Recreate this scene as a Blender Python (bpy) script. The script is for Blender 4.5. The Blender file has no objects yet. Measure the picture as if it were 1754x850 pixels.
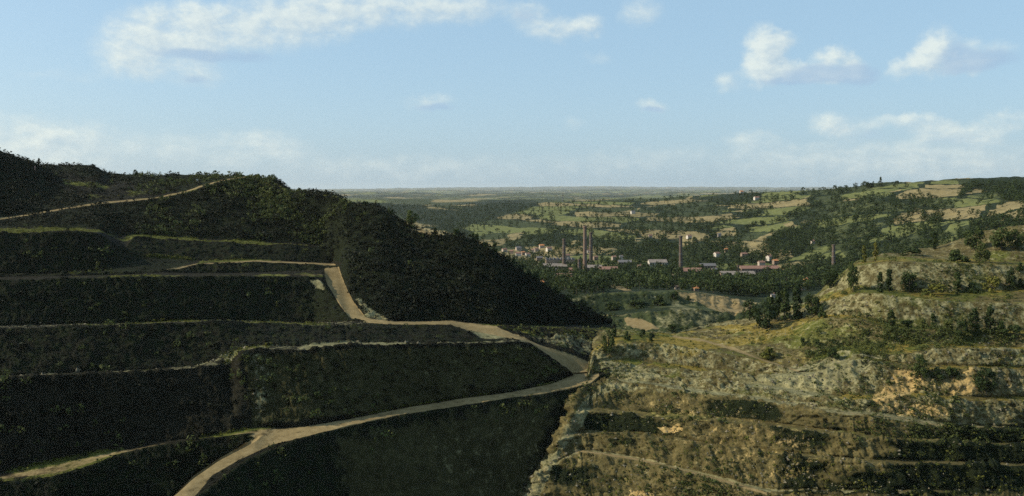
import bpy, math, random
import numpy as np
random.seed(7); RNG = np.random.default_rng(11)
R = math.radians
SC = bpy.context.scene
COL = SC.collection

# ------------------------------------------------------------------ camera, sky, sun
F, U0, VH = 1519.0, 877.0, 330.0            # focal length in photo pixels, optical axis, horizon
CZ = 120.0                                  # eye height above the valley datum
cam = bpy.data.cameras.new('camera'); cam_o = bpy.data.objects.new('camera', cam); COL.objects.link(cam_o)
cam_o.location = (0, 0, CZ); cam_o.rotation_euler = (R(90), 0, 0)
cam.sensor_width = 36; cam.lens = 36 * F / 1754; cam.shift_y = -(425 - VH) / 1754
cam.clip_start = 1; cam.clip_end = 120000
SC.camera = cam_o

SUN_EL, SUN_AZ = R(30), R(-90)              # azimuth measured from +Y towards +X
SUN = np.array([math.sin(SUN_AZ) * math.cos(SUN_EL), math.cos(SUN_AZ) * math.cos(SUN_EL), math.sin(SUN_EL)])
sl = bpy.data.lights.new('sun', 'SUN'); sl.energy = 5.0; sl.angle = R(0.5); sl.color = (1.0, 0.90, 0.72)
so = bpy.data.objects.new('sun', sl); COL.objects.link(so); so.location = (-300, 0, 400)
from mathutils import Vector
so.rotation_euler = Vector(SUN).to_track_quat('Z', 'Y').to_euler()

SC.view_settings.view_transform = 'Standard'; SC.view_settings.look = 'None'
SC.view_settings.exposure = 0.14; SC.view_settings.gamma = 1.0
SC.render.engine = 'CYCLES'
SC.cycles.max_bounces = 5; SC.cycles.diffuse_bounces = 2; SC.cycles.volume_bounces = 0
SC.cycles.use_denoising = False
try: SC.cycles.denoiser = 'OPENIMAGEDENOISE'
except Exception: pass

world = bpy.data.worlds.new('World'); SC.world = world; world.use_nodes = True
world.cycles.sampling_method = 'MANUAL'; world.cycles.sample_map_resolution = 256
SKY_STRENGTH = 0.10


class NT:
    """small helper round a node tree"""
    def __init__(s, tree): s.t = tree; s.n = tree.nodes; s.l = tree.links
    def new(s, kind, **kw):
        n = s.n.new(kind)
        for k, v in kw.items(): setattr(n, k, v)
        return n
    def put(s, sock, val):
        if isinstance(val, bpy.types.NodeSocket): s.l.new(val, sock)
        elif val is not None: sock.default_value = val
    def math(s, op, a, b=None, c=None, clamp=False):
        n = s.new('ShaderNodeMath', operation=op, use_clamp=clamp)
        for i, v in enumerate((a, b, c)):
            if v is not None: s.put(n.inputs[i], v)
        return n.outputs[0]
    def vmath(s, op, a, b=None):
        n = s.new('ShaderNodeVectorMath', operation=op); s.put(n.inputs[0], a)
        if b is not None: s.put(n.inputs[3] if op == 'SCALE' else n.inputs[1], b)
        return n.outputs['Value'] if op == 'LENGTH' else n.outputs[0]
    def smooth(s, x, a, b, lo=0.0, hi=1.0):
        n = s.new('ShaderNodeMapRange', interpolation_type='SMOOTHSTEP')
        s.put(n.inputs[0], x)
        for i, v in enumerate((a, b, lo, hi)): s.put(n.inputs[i + 1], v)
        return n.outputs[0]
    def mix(s, f, a, b):
        n = s.new('ShaderNodeMix', data_type='RGBA'); s.put(n.inputs[0], f)
        for sock, v in ((n.inputs[6], a), (n.inputs[7], b)):
            s.put(sock, (*v, 1) if isinstance(v, tuple) and len(v) == 3 else v)
        return n.outputs[2]
    def noise(s, vec, scale, detail=4, rough=.55, col=False):
        n = s.new('ShaderNodeTexNoise'); s.put(n.inputs['Vector'], vec)
        n.inputs['Scale'].default_value = scale; n.inputs['Detail'].default_value = detail; n.inputs['Roughness'].default_value = rough
        return n.outputs[1 if col else 0]
    def ramp(s, x, stops):
        n = s.new('ShaderNodeValToRGB'); e = n.color_ramp.elements
        while len(e) < len(stops): e.new(.5)
        for q, (p, c) in zip(e, stops): q.position = p; q.color = (*c, 1)
        s.put(n.inputs[0], x); return n.outputs[0]


def sky_px(u, v):
    """photo pixel -> the sky's own azimuth / elevation, scaled by F"""
    az = math.atan((u - U0) / F); el = math.atan((VH - v) / F * math.cos(az))
    return az * F, el * F

# cumulus heads: centre u, v, radius u, v, weight
CLOUDS = [(215, 75, 60, 52, .95), (265, 62, 75, 58, 1), (330, 55, 80, 60, 1), (335, 22, 42, 26, .95), (420, 50, 100, 52, .9), (500, 40, 110, 48, .85),
          (560, 18, 100, 45, 1), (680, 18, 110, 38, .9), (800, 12, 100, 32, .85), (905, 20, 42, 24, .7), (950, 48, 85, 26, .85),
          (1010, 40, 34, 24, .75), (1098, 18, 45, 34, .6), (330, 128, 80, 26, .65), (230, 110, 60, 30, .6), (100, 128, 90, 16, .35),
          (1308, 92, 40, 52, 1.15), (1335, 70, 36, 22, .8), (1312, 125, 44, 26, .9), (1350, 122, 44, 18, .9), (1425, 103, 40, 22, .95), (1460, 112, 26, 20, .8),
          (1438, 130, 64, 15, .7), (1385, 128, 60, 14, .6), (1605, 84, 34, 44, 1.1), (1590, 105, 40, 26, .9), (1650, 108, 62, 17, .7), (1690, 88, 50, 20, .5), (1660, 70, 26, 14, .4),
          (1540, 120, 28, 20, .7), (1245, 140, 30, 24, .65), (735, 172, 64, 20, .6), (1115, 182, 34, 15, .5), (1020, 95, 34, 18, .4), (985, 210, 30, 18, .4),
          (1425, 212, 44, 24, .75), (1470, 222, 60, 20, .55), (1555, 208, 62, 15, .7), (1612, 226, 50, 22, .75), (1680, 228, 46, 24, .8), (1730, 205, 44, 22, .7),
          (1290, 240, 60, 24, .55), (1360, 262, 120, 26, .5), (1480, 265, 130, 30, .5), (1640, 265, 130, 34, .6), (1400, 300, 230, 26, .45), (1660, 295, 150, 26, .5),
          (40, 240, 110, 48, .75), (130, 235, 90, 34, .6), (60, 285, 150, 34, .7), (330, 255, 190, 38, .55), (470, 250, 70, 30, .55), (600, 285, 280, 34, .4), (900, 290, 330, 32, .35), (1150, 270, 200, 34, .35)]
SHADED = [(385, 96, 95, 14, .9), (300, 92, 70, 10, .5), (332, 135, 30, 10, .6), (900, 25, 30, 18, .5), (1400, 126, 68, 17, .85), (1470, 128, 38, 20, .85), (1340, 140, 50, 8, .5), (1672, 103, 66, 18, .9), (1640, 88, 22, 26, .5), (1620, 122, 30, 8, .4),
          (745, 183, 46, 9, .6), (1118, 187, 26, 7, .5), (1490, 232, 40, 14, .3), (1620, 240, 40, 10, .3)]


def blob_group(name, blobs, warp_big, warp_small):
    g = bpy.data.node_groups.new(name, 'ShaderNodeTree')
    g.interface.new_socket('P', in_out='INPUT', socket_type='NodeSocketVector')
    g.interface.new_socket('D', in_out='OUTPUT', socket_type='NodeSocketFloat')
    k = NT(g); gi = k.new('NodeGroupInput'); go = k.new('NodeGroupOutput'); P = gi.outputs[0]
    w1 = k.vmath('SCALE', k.vmath('SUBTRACT', k.noise(P, .016, 3, .5, True), (.5, .5, .5)), warp_big)
    w2 = k.vmath('SCALE', k.vmath('SUBTRACT', k.noise(P, .06, 4, .6, True), (.5, .5, .5)), warp_small)
    Q = k.vmath('MULTIPLY', k.vmath('ADD', k.vmath('ADD', P, w1), w2), (1, 1, 0))
    acc = None
    for u, v, ru, rv, w in blobs:
        w *= .9 if v > 200 else .84 if u < 1060 else 1
        x, y = sky_px(u, v)
        d = k.vmath('LENGTH', k.vmath('MULTIPLY', k.vmath('SUBTRACT', Q, (x, y, 0)), (1 / ru, 1 / rv, 0)))
        m = k.smooth(d, 1.3, .1, 0, w)
        acc = m if acc is None else k.math('ADD', acc, k.math('MULTIPLY', m, k.math('SUBTRACT', 1.3, acc)))
    fb = k.noise(k.vmath('MULTIPLY', P, (.75, 1.2, 1)), .03, 5, .62)
    k.l.new(k.math('MULTIPLY', acc, k.math('MULTIPLY_ADD', fb, 2.2, -.02)), go.inputs[0])
    return g


def build_world():
    k = NT(world.node_tree); k.n.clear()
    sky = k.new('ShaderNodeTexSky', sky_type='NISHITA'); sky.sun_disc = False
    sky.sun_elevation = SUN_EL; sky.sun_rotation = SUN_AZ; sky.altitude = 250; sky.air_density = 1.0; sky.dust_density = 2.0; sky.ozone_density = 1.0
    tc = k.new('ShaderNodeTexCoord'); sp = k.new('ShaderNodeSeparateXYZ'); k.l.new(tc.outputs['Generated'], sp.inputs[0])
    az = k.math('MULTIPLY', k.math('ARCTAN2', sp.outputs[0], sp.outputs[1]), F)
    el = k.math('MULTIPLY', k.math('ARCSINE', sp.outputs[2]), F)
    cb = k.new('ShaderNodeCombineXYZ'); k.put(cb.inputs[0], az); k.put(cb.inputs[1], el); P = cb.outputs[0]
    g = blob_group('cumulus', CLOUDS, 30, 20); gs = blob_group('cloud_bases', SHADED, 14, 8)
    def call(grp, p):
        n = k.new('ShaderNodeGroup'); n.node_tree = grp; k.put(n.inputs[0], p); return n.outputs[0]
    d0 = call(g, P); d1 = call(g, k.vmath('ADD', P, (-13, 10, 0)))
    cover = k.smooth(d0, .10, 1.45)
    lit = k.math('ADD', .62, k.math('MULTIPLY', k.math('SUBTRACT', d0, d1), .55), clamp=True)
    base = k.smooth(call(gs, P), .1, .85)
    s = 1 / SKY_STRENGTH
    ccol = k.mix(lit, tuple(s * c for c in (.40, .52, .62)), tuple(s * c for c in (.80, .85, .78)))
    hsv = k.new('ShaderNodeHueSaturation'); k.put(hsv.inputs['Color'], sky.outputs[0]); hsv.inputs['Saturation'].default_value = 1.1
    # thin high veil that whitens the air
    blue = k.mix(.5, hsv.outputs[0], tuple(s * c for c in (.48, .745, .97)))
    c1 = k.mix(k.math('MULTIPLY', cover, .76), blue, ccol)
    c2 = k.mix(k.math('MULTIPLY', base, .68), c1, tuple(s * c for c in (.34, .49, .66)))
    bg = k.new('ShaderNodeBackground'); k.put(bg.inputs[0], c2); bg.inputs[1].default_value = SKY_STRENGTH
    out = k.new('ShaderNodeOutputWorld'); k.l.new(bg.outputs[0], out.inputs[0])
build_world()

# ------------------------------------------------------------------ helpers
def tag(o, label=None, cat=None, group=None, kind=None):
    for key, val in (('label', label), ('category', cat), ('group', group), ('kind', kind)):
        if val: o[key] = val
    return o


def link(name, data, parent=None, loc=None):
    o = bpy.data.objects.new(name, data); COL.objects.link(o)
    if parent: o.parent = parent
    if loc is not None: o.location = loc
    return o


def mesh_np(name, V, faces, mat, smooth=False):
    """faces: array (n, k) of equal sized polygons"""
    V = np.asarray(V, np.float32); Fa = np.asarray(faces, np.int32); me = bpy.data.meshes.new(name)
    me.vertices.add(len(V)); me.vertices.foreach_set('co', V.ravel())
    n, q = Fa.shape
    me.loops.add(n * q); me.loops.foreach_set('vertex_index', Fa.ravel())
    me.polygons.add(n); me.polygons.foreach_set('loop_start', np.arange(n, dtype=np.int32) * q)
    me.update(calc_edges=True)
    me.polygons.foreach_set('use_smooth', np.full(n, smooth))
    if mat: me.materials.append(mat)
    me.validate(); return me


def hash3(ix, iy, iz, seed):
    h = (ix * 374761393 + iy * 668265263 + iz * 2147483647 + seed * 1274126177) & 0xffffffff
    h = ((h ^ (h >> 13)) * 1274126177) & 0xffffffff
    return ((h ^ (h >> 16)) & 0xffff) / 65535.0


def vnoise(p, seed=0):
    i = np.floor(p).astype(np.int64); f = p - i; f = f * f * (3 - 2 * f); out = 0
    for dx in (0, 1):
        wx = f[..., 0] if dx else 1 - f[..., 0]
        for dy in (0, 1):
            wy = f[..., 1] if dy else 1 - f[..., 1]
            for dz in (0, 1):
                wz = f[..., 2] if dz else 1 - f[..., 2]
                out = out + wx * wy * wz * hash3(i[..., 0] + dx, i[..., 1] + dy, i[..., 2] + dz, seed)
    return out


def fbm(p, octs=4, seed=0, gain=.5):
    a, tot, out = 1.0, 0.0, 0
    for o in range(octs):
        out = out + a * (vnoise(p * 2.03 ** o + o * 17.3, seed + o) - .5) * 2; tot += a; a *= gain
    return out / tot


def poly_sd(u, v, poly):
    """signed distance (positive inside) of points to a closed polygon"""
    P = np.asarray(poly, float); n = len(P); ins = np.zeros(u.shape, bool); d2 = np.full(u.shape, 1e18)
    for i in range(n):
        x0, y0 = P[i]; x1, y1 = P[(i + 1) % n]
        dx, dy = x1 - x0, y1 - y0
        t = np.clip(((u - x0) * dx + (v - y0) * dy) / (dx * dx + dy * dy + 1e-9), 0, 1)
        d2 = np.minimum(d2, (u - x0 - t * dx) ** 2 + (v - y0 - t * dy) ** 2)
        cr = ((y0 > v) != (y1 > v)) & (u < dx * (v - y0) / (dy if dy else 1e-9) + x0)
        ins ^= cr
    return np.where(ins, 1, -1) * np.sqrt(d2)


# ------------------------------------------------------------------ materials
MAT = {}
def principled(name, rough=.9, spec=.1):
    m = bpy.data.materials.new(name); m.use_nodes = True; k = NT(m.node_tree)
    b = m.node_tree.nodes['Principled BSDF']; b.inputs['Roughness'].default_value = rough
    b.inputs['Specular IOR Level'].default_value = spec
    MAT[name] = m; return m, k, b


def terrain_material(name, covers, base, scale=1.0, bump=.5):
    """ground cover weights (two vertex attributes) mixed with broken, noisy edges"""
    m, k, b = principled(name, .95, .05)
    tc = k.new('ShaderNodeTexCoord'); P = tc.outputs['Object']
    nb = k.noise(P, .05 * scale, 4, .6); nm = k.noise(P, .28 * scale, 5, .65); nf = k.noise(P, 1.3 * scale, 4, .7)
    mixn = k.math('ADD', k.math('MULTIPLY', nm, .6), k.math('MULTIPLY', nf, .4))
    def shade(cols):
        return k.ramp(mixn, [(.30, cols[0]), (.5, cols[1]), (.70, cols[2])])
    c = shade(base)
    att = [k.new('ShaderNodeAttribute', attribute_name=a) for a in ('cover_a', 'cover_b')]
    seps = []
    for a in att:
        s = k.new('ShaderNodeSeparateColor'); k.l.new(a.outputs['Color'], s.inputs[0]); seps.append(s)
    for ci, ch, cols, soft in covers:
        w = seps[ci].outputs[ch]
        jit = k.math('SUBTRACT', k.math('ADD', k.math('MULTIPLY', nm, .7), k.math('MULTIPLY', nf, .3)), .5)
        wj = k.smooth(k.math('ADD', w, k.math('MULTIPLY', jit, soft)), .38, .62)
        wj = k.math('MULTIPLY', wj, k.smooth(w, 0, .05))
        c = k.mix(wj, c, shade(cols))
    # broad tonal drift of soil moisture and growth
    g = k.math('MULTIPLY_ADD', nb, .9, .55)
    vm = k.new('ShaderNodeVectorMath', operation='SCALE'); k.put(vm.inputs[0], c); k.put(vm.inputs[3], g)
    k.put(b.inputs['Base Color'], vm.outputs[0])
    bm = k.new('ShaderNodeBump'); bm.inputs['Strength'].default_value = bump; bm.inputs['Distance'].default_value = .8
    k.put(bm.inputs['Height'], mixn); k.l.new(bm.outputs[0], b.inputs['Normal'])
    return m

GRASS = ((.032, .038, .009), (.080, .086, .019), (.145, .138, .034))
YGRASS = ((.055, .046, .012), (.155, .118, .026), (.25, .185, .052))
ROCK = ((.050, .050, .024), (.145, .135, .068), (.31, .28, .15))
ROAD = ((.13, .095, .042), (.21, .155, .072), (.28, .215, .11))
ORANGE = ((.17, .115, .045), (.32, .225, .09), (.48, .345, .15))
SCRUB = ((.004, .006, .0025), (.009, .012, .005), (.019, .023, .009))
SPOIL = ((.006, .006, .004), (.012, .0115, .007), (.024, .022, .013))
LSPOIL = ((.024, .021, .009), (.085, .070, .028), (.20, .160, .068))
COVERS = [(0, 'Red', GRASS, 1.3), (1, 'Blue', SCRUB, 1.2), (1, 'Red', YGRASS, 1.3), (0, 'Green', ROCK, 1.5), (1, 'Green', ORANGE, 1.2), (0, 'Blue', ROAD, .7)]
OLIVE = ((.014, .014, .006), (.032, .030, .012), (.066, .058, .025))  # olive tone that paints grazing light onto the left faces
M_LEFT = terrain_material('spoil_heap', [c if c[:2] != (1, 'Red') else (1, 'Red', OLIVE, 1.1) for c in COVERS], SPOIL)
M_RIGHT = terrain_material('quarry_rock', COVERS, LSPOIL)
HGRASS = ((.018, .026, .011), (.040, .050, .021), (.085, .090, .040))
HTAN = ((.11, .095, .045), (.20, .16, .075), (.30, .235, .115))
HWOOD = ((.009, .014, .008), (.017, .025, .012), (.034, .042, .018))
M_HILL = terrain_material('hillside_fields', [(0, 'Red', ((.075, .085, .028), (.115, .125, .042), (.17, .165, .065)), 1.0), (1, 'Red', HTAN, .8), (1, 'Blue', HWOOD, 1.0), (0, 'Green', ROCK, 1.3), (0, 'Blue', ROAD, .4)], HGRASS, .35, .3)


def leaf_material(name, dark, mid, light):
    m, k, b = principled(name, .75, .15)
    oi = k.new('ShaderNodeObjectInfo'); tc = k.new('ShaderNodeTexCoord'); ge = k.new('ShaderNodeNewGeometry')
    n = k.noise(tc.outputs['Object'], .35, 3, .6); n2 = k.noise(ge.outputs['Position'], .045, 3, .6)
    x = k.math('ADD', k.math('MULTIPLY', n, .55), k.math('ADD', k.math('MULTIPLY', n2, .5), k.math('MULTIPLY_ADD', oi.outputs['Random'], .24, -.14)))
    k.put(b.inputs['Base Color'], k.ramp(x, [(.30, dark), (.52, mid), (.75, light)]))
    tr = k.new('ShaderNodeBsdfTranslucent'); k.put(tr.inputs[0], k.ramp(x, [(.3, mid), (.75, light)]))
    mx = k.new('ShaderNodeMixShader'); mx.inputs[0].default_value = .18
    k.l.new(b.outputs[0], mx.inputs[1]); k.l.new(tr.outputs[0], mx.inputs[2])
    k.l.new(mx.outputs[0], m.node_tree.nodes['Material Output'].inputs[0])
    return m
LEAF_DARK = leaf_material('leaf_dark', (.018, .030, .009), (.042, .060, .016), (.085, .105, .028))
LEAF_MID = leaf_material('leaf_mid', (.03, .045, .012), (.06, .075, .02), (.10, .11, .03))
LEAF_YELLOW = leaf_material('leaf_yellow', (.07, .08, .014), (.13, .125, .025), (.20, .17, .035))
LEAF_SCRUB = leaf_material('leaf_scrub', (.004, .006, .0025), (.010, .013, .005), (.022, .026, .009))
LEAF_GRASS = leaf_material('leaf_grass', (.055, .065, .012), (.105, .11, .02), (.17, .155, .032))


def simple(name, cols, scale, rough=.85, detail=4):
    m, k, b = principled(name, rough, .2)
    tc = k.new('ShaderNodeTexCoord'); n = k.noise(tc.outputs['Object'], scale, detail, .6)
    k.put(b.inputs['Base Color'], k.ramp(n, [(.3, cols[0]), (.7, cols[1])])); return m
M_TRUNK = simple('bark', ((.05, .04, .03), (.11, .09, .065)), 2.0)
M_PLASTER = simple('plaster_pale', ((.28, .23, .18), (.42, .35, .28)), .4)
M_PLASTER_W = simple('plaster_white', ((.40, .36, .30), (.56, .51, .44)), .4)
M_PLASTER_T = simple('plaster_tan', ((.17, .125, .09), (.28, .21, .155)), .4)
M_TILE = simple('roof_tile', ((.16, .085, .06), (.30, .17, .12)), .8)
M_TILE_O = simple('roof_orange', ((.45, .17, .06), (.60, .26, .10)), .8)
M_SLATE = simple('roof_slate', ((.09, .085, .085), (.17, .16, .155)), .8)
M_GLASS = simple('dark_window', ((.02, .022, .025), (.05, .05, .055)), .5, .3)
M_SHEDROOF = simple('roof_sheet', ((.15, .12, .095), (.27, .22, .18)), .2, .6)
M_METAL = simple('weathered_steel', ((.10, .10, .10), (.22, .21, .20)), 1.0, .6)
M_YELLOW = simple('yellow_paint', ((.55, .42, .06), (.68, .52, .10)), 1.0, .5)
M_STONE = simple('loose_stone', ((.08, .07, .045), (.22, .19, .125)), .7)
M_PINK = simple('brick_pier', ((.40, .22, .17), (.52, .30, .24)), 1.0)


def brick_material(name, c1, c2, mortar):
    m, k, b = principled(name, .9, .1)
    tc = k.new('ShaderNodeTexCoord'); sp = k.new('ShaderNodeSeparateXYZ'); k.l.new(tc.outputs['Object'], sp.inputs[0])
    an = k.math('MULTIPLY', k.math('ARCTAN2', sp.outputs[1], sp.outputs[0]), 3.0)
    cb = k.new('ShaderNodeCombineXYZ'); k.put(cb.inputs[0], an); k.put(cb.inputs[1], sp.outputs[2])
    br = k.new('ShaderNodeTexBrick'); k.put(br.inputs['Vector'], cb.outputs[0]); br.inputs['Scale'].default_value = .6
    br.inputs['Color1'].default_value = (*c1, 1); br.inputs['Color2'].default_value = (*c2, 1); br.inputs['Mortar'].default_value = (*mortar, 1)
    n = k.noise(tc.outputs['Object'], .15, 4); c = k.mix(k.math('MULTIPLY', n, .6), br.outputs[0], (.12, .09, .07))
    k.put(b.inputs['Base Color'], c); return m
M_BRICK = brick_material('chimney_brick', (.20, .125, .09), (.15, .095, .068), (.23, .185, .145))
M_BRICK_D = brick_material('sooty_brick', (.10, .075, .06), (.07, .055, .045), (.13, .11, .09))

# ------------------------------------------------------------------ terrain sheets
CH = {'grass': (0, 0), 'rock': (0, 1), 'road': (0, 2), 'ygrass_or_light': (1, 0), 'orange': (1, 1), 'scrub': (1, 2)}  # scrub also carries painted shade; yellow grass also carries painted light


class Sheet:
    """A piece of ground lofted through contour lines (crests, feet, road edges). Each contour point is photo (u, v) plus either its
    real distance (positive) or its level relative to the eye (negative); between contours the ground is subdivided and roughened."""
    def __init__(s, rows, ua, ub, du, step, smooth=4.0):
        us = np.arange(ua, ub + 1e-6, du); s.us = us; n = len(us)
        Yr = np.full((len(rows), n), np.nan); Zr = Yr.copy()
        lo_u = min(p[0] for r_ in rows for p in r_[0]); hi_u = max(p[0] for r_ in rows for p in r_[0])
        for i, (pts, spec) in enumerate(rows):
            pts = sorted(pts); pu = np.array([p[0] for p in pts], float); pv = np.array([p[1] for p in pts], float)
            py = np.array([p[2] if p[2] > 0 else -p[2] * F / (p[1] - VH) for p in pts], float)
            z = (VH - pv) / F * py
            ok = ((us >= pu[0] - 1e-6) | (pu[0] == lo_u)) & ((us <= pu[-1] + 1e-6) | (pu[-1] == hi_u))
            # interpolate v and 1/Y (straight lines in space stay straight)
            iy = np.interp(us, pu, 1 / py); vv = np.interp(us, pu, pv)
            Yr[i, ok] = 1 / iy[ok]; Zr[i, ok] = ((VH - vv) / F / iy)[ok]
        idx = np.arange(len(rows))
        for j in range(n):
            ok = ~np.isnan(Yr[:, j])
            Yr[:, j] = np.interp(idx, idx[ok], Yr[ok, j]); Zr[:, j] = np.interp(idx, idx[ok], Zr[ok, j])
        kr = int(smooth * 3 / du) + 1; kx = np.arange(-kr, kr + 1) * du; kw = np.exp(-.5 * (kx / smooth) ** 2); kw /= kw.sum()
        for A in (Yr, Zr):
            for i in range(len(rows)):
                A[i] = np.convolve(np.pad(A[i], kr, mode='edge'), kw, mode='valid')
        Ys, Zs, st, tt = [Yr[0]], [Zr[0]], [0], [0.0]; s.row_at = [0]
        for i in range(len(rows) - 1):
            v0 = VH - Zr[i] / Yr[i] * F; v1 = VH - Zr[i + 1] / Yr[i + 1] * F
            ln = np.hypot(Yr[i + 1] - Yr[i], Zr[i + 1] - Zr[i]) / Yr[i] * F
            m = int(max(2, min(60, math.ceil(max(np.abs(v1 - v0).max() / step, np.percentile(ln, 90) / (step * 3))))))
            for q in range(1, m + 1):
                t = q / m; Ys.append(Yr[i] * (1 - t) + Yr[i + 1] * t); Zs.append(Zr[i] * (1 - t) + Zr[i + 1] * t); st.append(i); tt.append(t)
            s.row_at.append(len(Ys) - 1)
        Y = np.array(Ys); Z = np.array(Zs); X = (us[None] - U0) / F * Y
        s.P = np.stack([X, Y, Z + CZ], -1); s.strip = np.array(st); s.t = np.array(tt)
        s.u = np.broadcast_to(us[None], Y.shape).copy(); s.v = VH - Z / Y * F
        s.cov = np.zeros(Y.shape + (6,)); s.ribs = np.zeros(Y.shape); s.rough = np.zeros(Y.shape); s.calm = np.zeros(Y.shape)
        for r in range(len(Ys)):
            sp = rows[s.strip[r]][1]
            for name, w in sp.get('c', {}).items(): s.cov[r, :, CH[name][0] * 3 + CH[name][1]] = w
            s.ribs[r] = sp.get('ribs', 0); s.rough[r] = sp.get('rough', .4)
        bl = np.array([.25, .5, .25])
        for A in (s.ribs, s.rough):
            A[1:-1] = .25 * A[:-2] + .5 * A[1:-1] + .25 * A[2:]

    def paint(s, cover, poly, val=1.0, feather=3.0, clear=(), calm=False, keep=False):
        P = np.asarray(poly, float); f = feather + 1
        box = (s.u > P[:, 0].min() - f) & (s.u < P[:, 0].max() + f) & (s.v > P[:, 1].min() - f) & (s.v < P[:, 1].max() + f)
        if not box.any(): return
        sd = poly_sd(s.u[box], s.v[box], P); w = np.clip(.5 + sd / (2 * feather), 0, 1)
        i = CH[cover][0] * 3 + CH[cover][1]; c = s.cov[box]
        for o in clear:
            k = CH[o][0] * 3 + CH[o][1]; c[:, k] *= 1 - w
        c[:, i] = np.maximum(c[:, i], w * val) if not keep else c[:, i] * (1 - w) + val * w
        s.cov[box] = c
        if calm: s.calm[box] = np.maximum(s.calm[box], w)

    def normals(s):
        du = np.gradient(s.P, axis=1); dv = np.gradient(s.P, axis=0)
        n = np.cross(du, dv); n /= np.linalg.norm(n, axis=-1, keepdims=True) + 1e-9
        return n

    def roughen(s, f1=.06, f2=.35, ribf=.16, seed=0, blk=0.0, butt=0.0, soft_above=999):
        sf = np.where(s.strip >= soft_above, .3, 1.0)[:, None]; blk = sf * blk * np.where(s.strip < 10, 1.35, 1.0)[:, None]; butt = sf * butt
        n = s.normals(); P0 = s.P.copy()
        arc = np.cumsum(np.linalg.norm(np.diff(P0[:, :, :2], axis=1, prepend=P0[:, :1, :2]), axis=-1), axis=1)
        arc = np.broadcast_to(arc.mean(0)[None], arc.shape)
        st = s.strip[:, None] * 7.3 + np.zeros_like(arc)
        rib = fbm(np.stack([arc * ribf + .05 * P0[..., 2] + .5 * fbm(P0 * .08, 2, seed + 90), st, P0[..., 2] * .03], -1), 4, seed + 5, .6)
        rib = (1 - 2 * np.abs(rib) ** .8) * np.clip(.55 + 1.6 * fbm(np.stack([arc * .022, st, P0[..., 2] * .01], -1), 2, seed + 70), .08, 1.25)
        big = fbm(P0 * f1, 4, seed + 20); small = fbm(P0 * f2, 4, seed + 40, .6)
        amp = (s.ribs * rib + s.rough * (1.5 * big + .55 * small)) * (1 - .93 * s.calm)
        if np.any(blk):
            w = P0 + 1.6 * np.stack([fbm(P0 * .3 + 7 * q, 2, seed + 60 + q) for q in range(3)], -1)
            def cell(fr, sd_):
                i = np.floor(w * fr * np.array([1, 1, 1.5]) + .35 * w[..., [2, 0, 1]] * fr).astype(np.int64); return hash3(i[..., 0], i[..., 1], i[..., 2], sd_) - .5
            amp = amp + blk * (1.5 * cell(.16, seed + 1) + .9 * cell(.42, seed + 2)) * np.clip(s.ribs, 0, 1) * (1 - s.calm)
        if np.any(butt):
            amp = amp + butt * np.clip(s.ribs, 0, 1) * (1 - s.calm) * (1 - 2 * np.abs(fbm(np.stack([arc * .035 + .03 * P0[..., 2], st * .4, 0 * arc], -1), 3, seed + 8, .55)) ** .8)
        s.P = P0 + n * amp[..., None]
        s.n = s.normals(); s.pu = U0 + s.P[..., 0] / s.P[..., 1] * F; s.pv = VH - (s.P[..., 2] - CZ) / s.P[..., 1] * F

    def hit(s, u, v):
        """ground point seen at photo pixel (u, v)"""
        j = int(np.clip(round((u - s.us[0]) / (s.us[1] - s.us[0])), 0, len(s.us) - 1))
        c = s.pv[:, j] - v; k = np.nonzero(c[:-1] * c[1:] <= 0)[0]
        if not len(k):
            return s.P[np.argmin(np.abs(c)), j].copy()
        i = k[0]; t = c[i] / (c[i] - c[i + 1] + 1e-12)
        return s.P[i, j] * (1 - t) + s.P[i + 1, j] * t

    def build(s, name, mat, split_road=None):
        nr, nc = s.u.shape; idx = np.arange(nr * nc).reshape(nr, nc)
        Q = np.stack([idx[:-1, :-1], idx[:-1, 1:], idx[1:, 1:], idx[1:, :-1]], -1).reshape(-1, 4)
        V = s.P.reshape(-1, 3); C = s.cov.reshape(-1, 6); out = []
        road = C[:, 2][Q].mean(1) > .5
        for nm, sel in ((name, ~road), (split_road, road)) if split_road else ((name, slice(None)),):
            q = Q[sel]
            if not len(q): continue
            used, inv = np.unique(q.ravel(), return_inverse=True)
            me = mesh_np(nm, V[used], inv.reshape(-1, 4), mat, True)
            for a, k in (('cover_a', 0), ('cover_b', 3)):
                at = me.attributes.new(a, 'FLOAT_COLOR', 'POINT'); d = np.ones((len(used), 4), np.float32); d[:, :3] = C[used, k:k + 3]
                at.data.foreach_set('color', d.ravel())
            out.append(tag(link(nm, me), kind='structure'))
        return out

# ---- left spoil heaps and haul road (contours from the pit floor up to the skyline)
FACE = dict(c={'scrub': .55}, ribs=.9, rough=.8); TOP = dict(c={'grass': .9}, ribs=0, rough=.5); RD = dict(c={'grass': .3}, rough=.15)
SLOPE = dict(c={'scrub': .62, 'grass': .12}, ribs=.3, rough=1.2)
main_out = [(-80, 1150, 205), (100, 1010, 240), (250, 905, 280), (339, 850, -106), (423, 789, -101.5), (518, 751, -99), (600, 728, -97.5), (688, 709, -96.8), (782, 695, -96.4), (876, 680, -95.8), (923, 675, -95.5), (970, 666, -95), (1013, 656, -93.5), (1026, 643, -92), (1045, 640, -92)]
main_in = [(-80, 1085, 218), (100, 975, 253), (250, 880, 296), (299, 850, -106), (329, 822, -104), (376, 789, -101.5), (423, 765, -99.5), (438, 756, -98.5), (470, 733, -98), (518, 731, -97.6), (594, 718, -97), (688, 699, -96.3), (782, 683, -95.7), (876, 671, -95.2), (947, 656, -94), (982, 641, -92.3), (1026, 638, -92), (1045, 636, -92)]
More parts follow.
